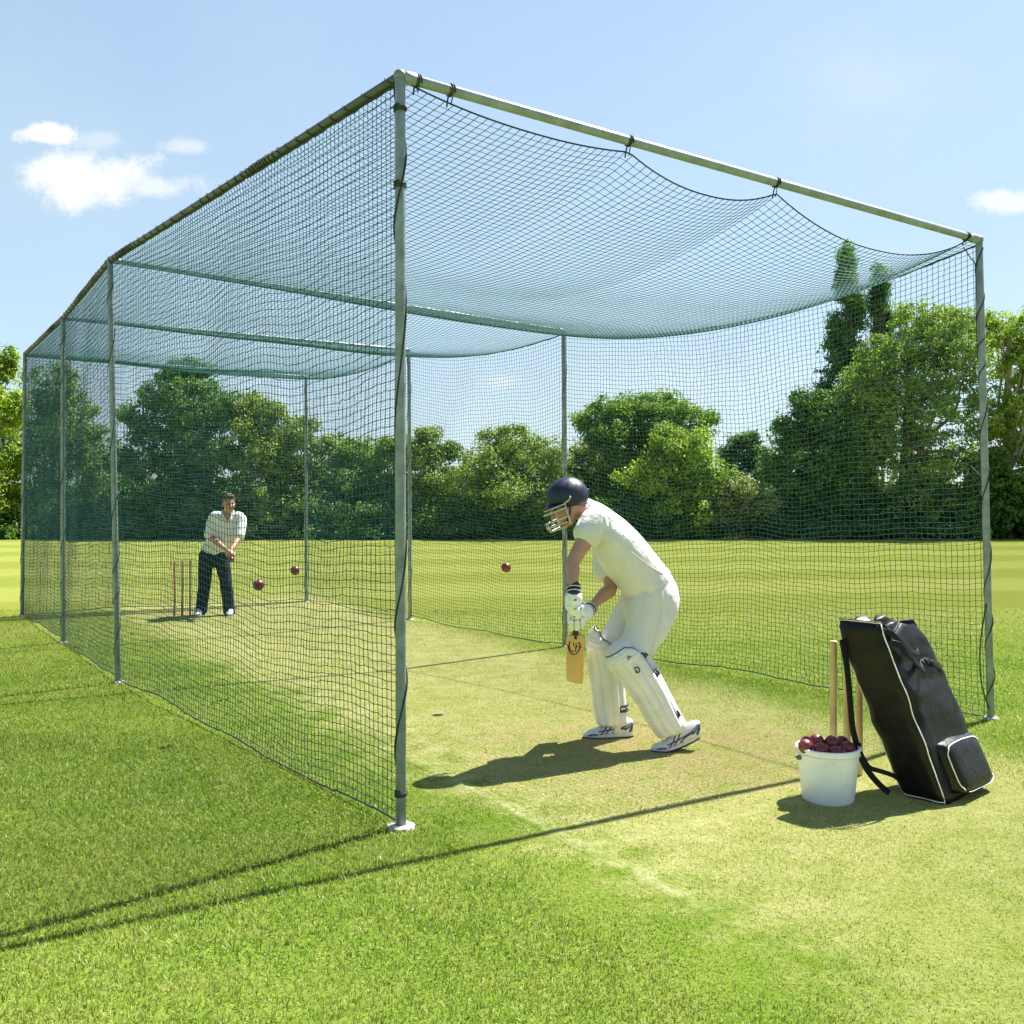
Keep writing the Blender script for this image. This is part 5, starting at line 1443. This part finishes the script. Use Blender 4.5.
# across the bottom and the top of the camera-left face
def edge_row(i, a0, a1, b, k=14):
    row = BV[i * bnn:(i + 1) * bnn]; out = []
    for s_ in np.linspace(a0, a1, k):
        tgt = bagpt(s_, b, i / brows); p = min(row, key=lambda v: (v - tgt).length); ctr = bagpt(.5, .5, i / brows)
        if not out or (p - out[-1]).length > 1e-4: out.append(p + (p - ctr).normalized() * .002)
    return out
pp.join(ptube(edge_row(1, 0, 1, 0), .003, 6)); pp.join(ptube(edge_row(brows, 0, 1, 0), .003, 6))
obj('piping', pp, M_PIPE, bag)
tp_ = MB()
row = [BV[brows * bnn + j] for j in range(bnn)]
tp_.join(ptube([p + Vector((0, 0, .002)) for p in row + row[:1]], .005, 6))
obj('zip_edge', tp_, M_WEB, bag)
# end pocket low on the right hand face
def f2(b, h, out=0.0): return bagpt(0, b, h) - e1 * (out + .004)
pk_ = MB(); nb, nh = 14, 18; V = []
for i in range(nh + 1):
    for j in range(nb + 1):
        x, y = j / nb, i / nh
        xx = x * 2 - 1; yy = y * 2 - 1
        bulge = (1 - abs(xx) ** 6) ** .35 * (1 - abs(yy) ** 6) ** .35 if abs(xx) < 1 and abs(yy) < 1 else 0
        sq = 1 - .04 * (abs(xx) * abs(yy)) ** 2
        V.append(f2(.5 + (x - .5) * .80 * sq + .07, .045 + .31 * (.5 + (y - .5) * sq), -.02 + .085 * bulge * (1.05 - .25 * y)) + Vector((0, 0, .004 * nz((x * 4, y * 4, 1), (1, 1, 1)))))
Fc = [(i * (nb + 1) + j, i * (nb + 1) + j + 1, (i + 1) * (nb + 1) + j + 1, (i + 1) * (nb + 1) + j) for i in range(nh) for j in range(nb)]
pocket = obj('pocket', MB().add(V, Fc), M_BAGIN, bag)
loop_ = []
for k in range(65):
    th = k / 64 * 2 * math.pi; c_, s_ = math.cos(th), math.sin(th); pw = 2 / 6.5
    x = .5 + .445 * abs(c_) ** pw * (1 if c_ > 0 else -1); y = .5 + .445 * abs(s_) ** pw * (1 if s_ > 0 else -1)
    j = x * nb; i = y * nh; i0, j0 = min(int(i), nh - 1), min(int(j), nb - 1); fi, fj = i - i0, j - j0
    g_ = lambda a, b: Vector(V[a * (nb + 1) + b])
    p = g_(i0, j0) * (1 - fi) * (1 - fj) + g_(i0, j0 + 1) * (1 - fi) * fj + g_(i0 + 1, j0) * fi * (1 - fj) + g_(i0 + 1, j0 + 1) * fi * fj
    loop_.append(p - e1 * .004)
obj('pocket_piping', ptube(loop_, .0032, 6), M_PIPE, pocket)
obj('zip_pull', box_mb(loop_[40] - e1 * .006, .012, .006, .03), M_WEB, pocket)

def ribbon(pts, w, th, side, k=5):
    return loft([(p, w, th) for p in pts], side, 10, k, True, 0, 5.0)
# carrying handle and compression strap on the upper right hand face
hd = ribbon([f2(.03, .93, .004), f2(.10, .90, .035), f2(.22, .83, .050), f2(.36, .785, .040), f2(.46, .78, .012), f2(.52, .78, .0)], .016, .004, tuple(lean.normalized()))
obj('carry_handle', hd, M_WEB, bag)
hd = ribbon([f2(.06, .99, .002), f2(.14, .955, .022), f2(.28, .90, .034), f2(.44, .86, .022), f2(.55, .84, .004)], .014, .004, tuple(lean.normalized()))
obj('carry_handle', hd, M_WEB, bag)
bk = MB()
for b_ in (.52, .62, .72): bk.join(box_mb(f2(b_, .78 - (b_ - .5) * .05, .006), .03, .018, .03, [tuple(e2), tuple(e1), tuple(lean.normalized())]))
bk.join(ribbon([f2(.48, .785, .004), f2(.65, .775, .010), f2(.9, .76, .004)], .013, .003, tuple(lean.normalized())))
obj('buckle', bk, M_WEB, bag)
# shoulder straps hanging down the stump side
d_ = 5.03
s_a = [q(842, 640, 5.10), q(847, 668, 5.09), q(850, 700, 5.08), q(853, 730, 5.07), q(859, 752, 5.06), q(866, 768, 5.05), q(877, 782, 5.04), q(889, 793, 5.03)]
obj('shoulder_strap', ribbon(s_a, .017, .004, (1, .3, 0)), M_WEB, bag)
s_b = [q(852, 722, 5.10), q(858, 746, 5.08), q(868, 766, 5.06), q(880, 771, 5.05), q(892, 775, 5.06), q(900, 780, 5.07)]
obj('shoulder_strap', ribbon(s_b, .012, .004, (.2, .3, 1)), M_WEB, bag)
obj('strap_slider', box_mb(q(857.5, 748, 5.05), .034, .012, .05), M_WEB, bag)
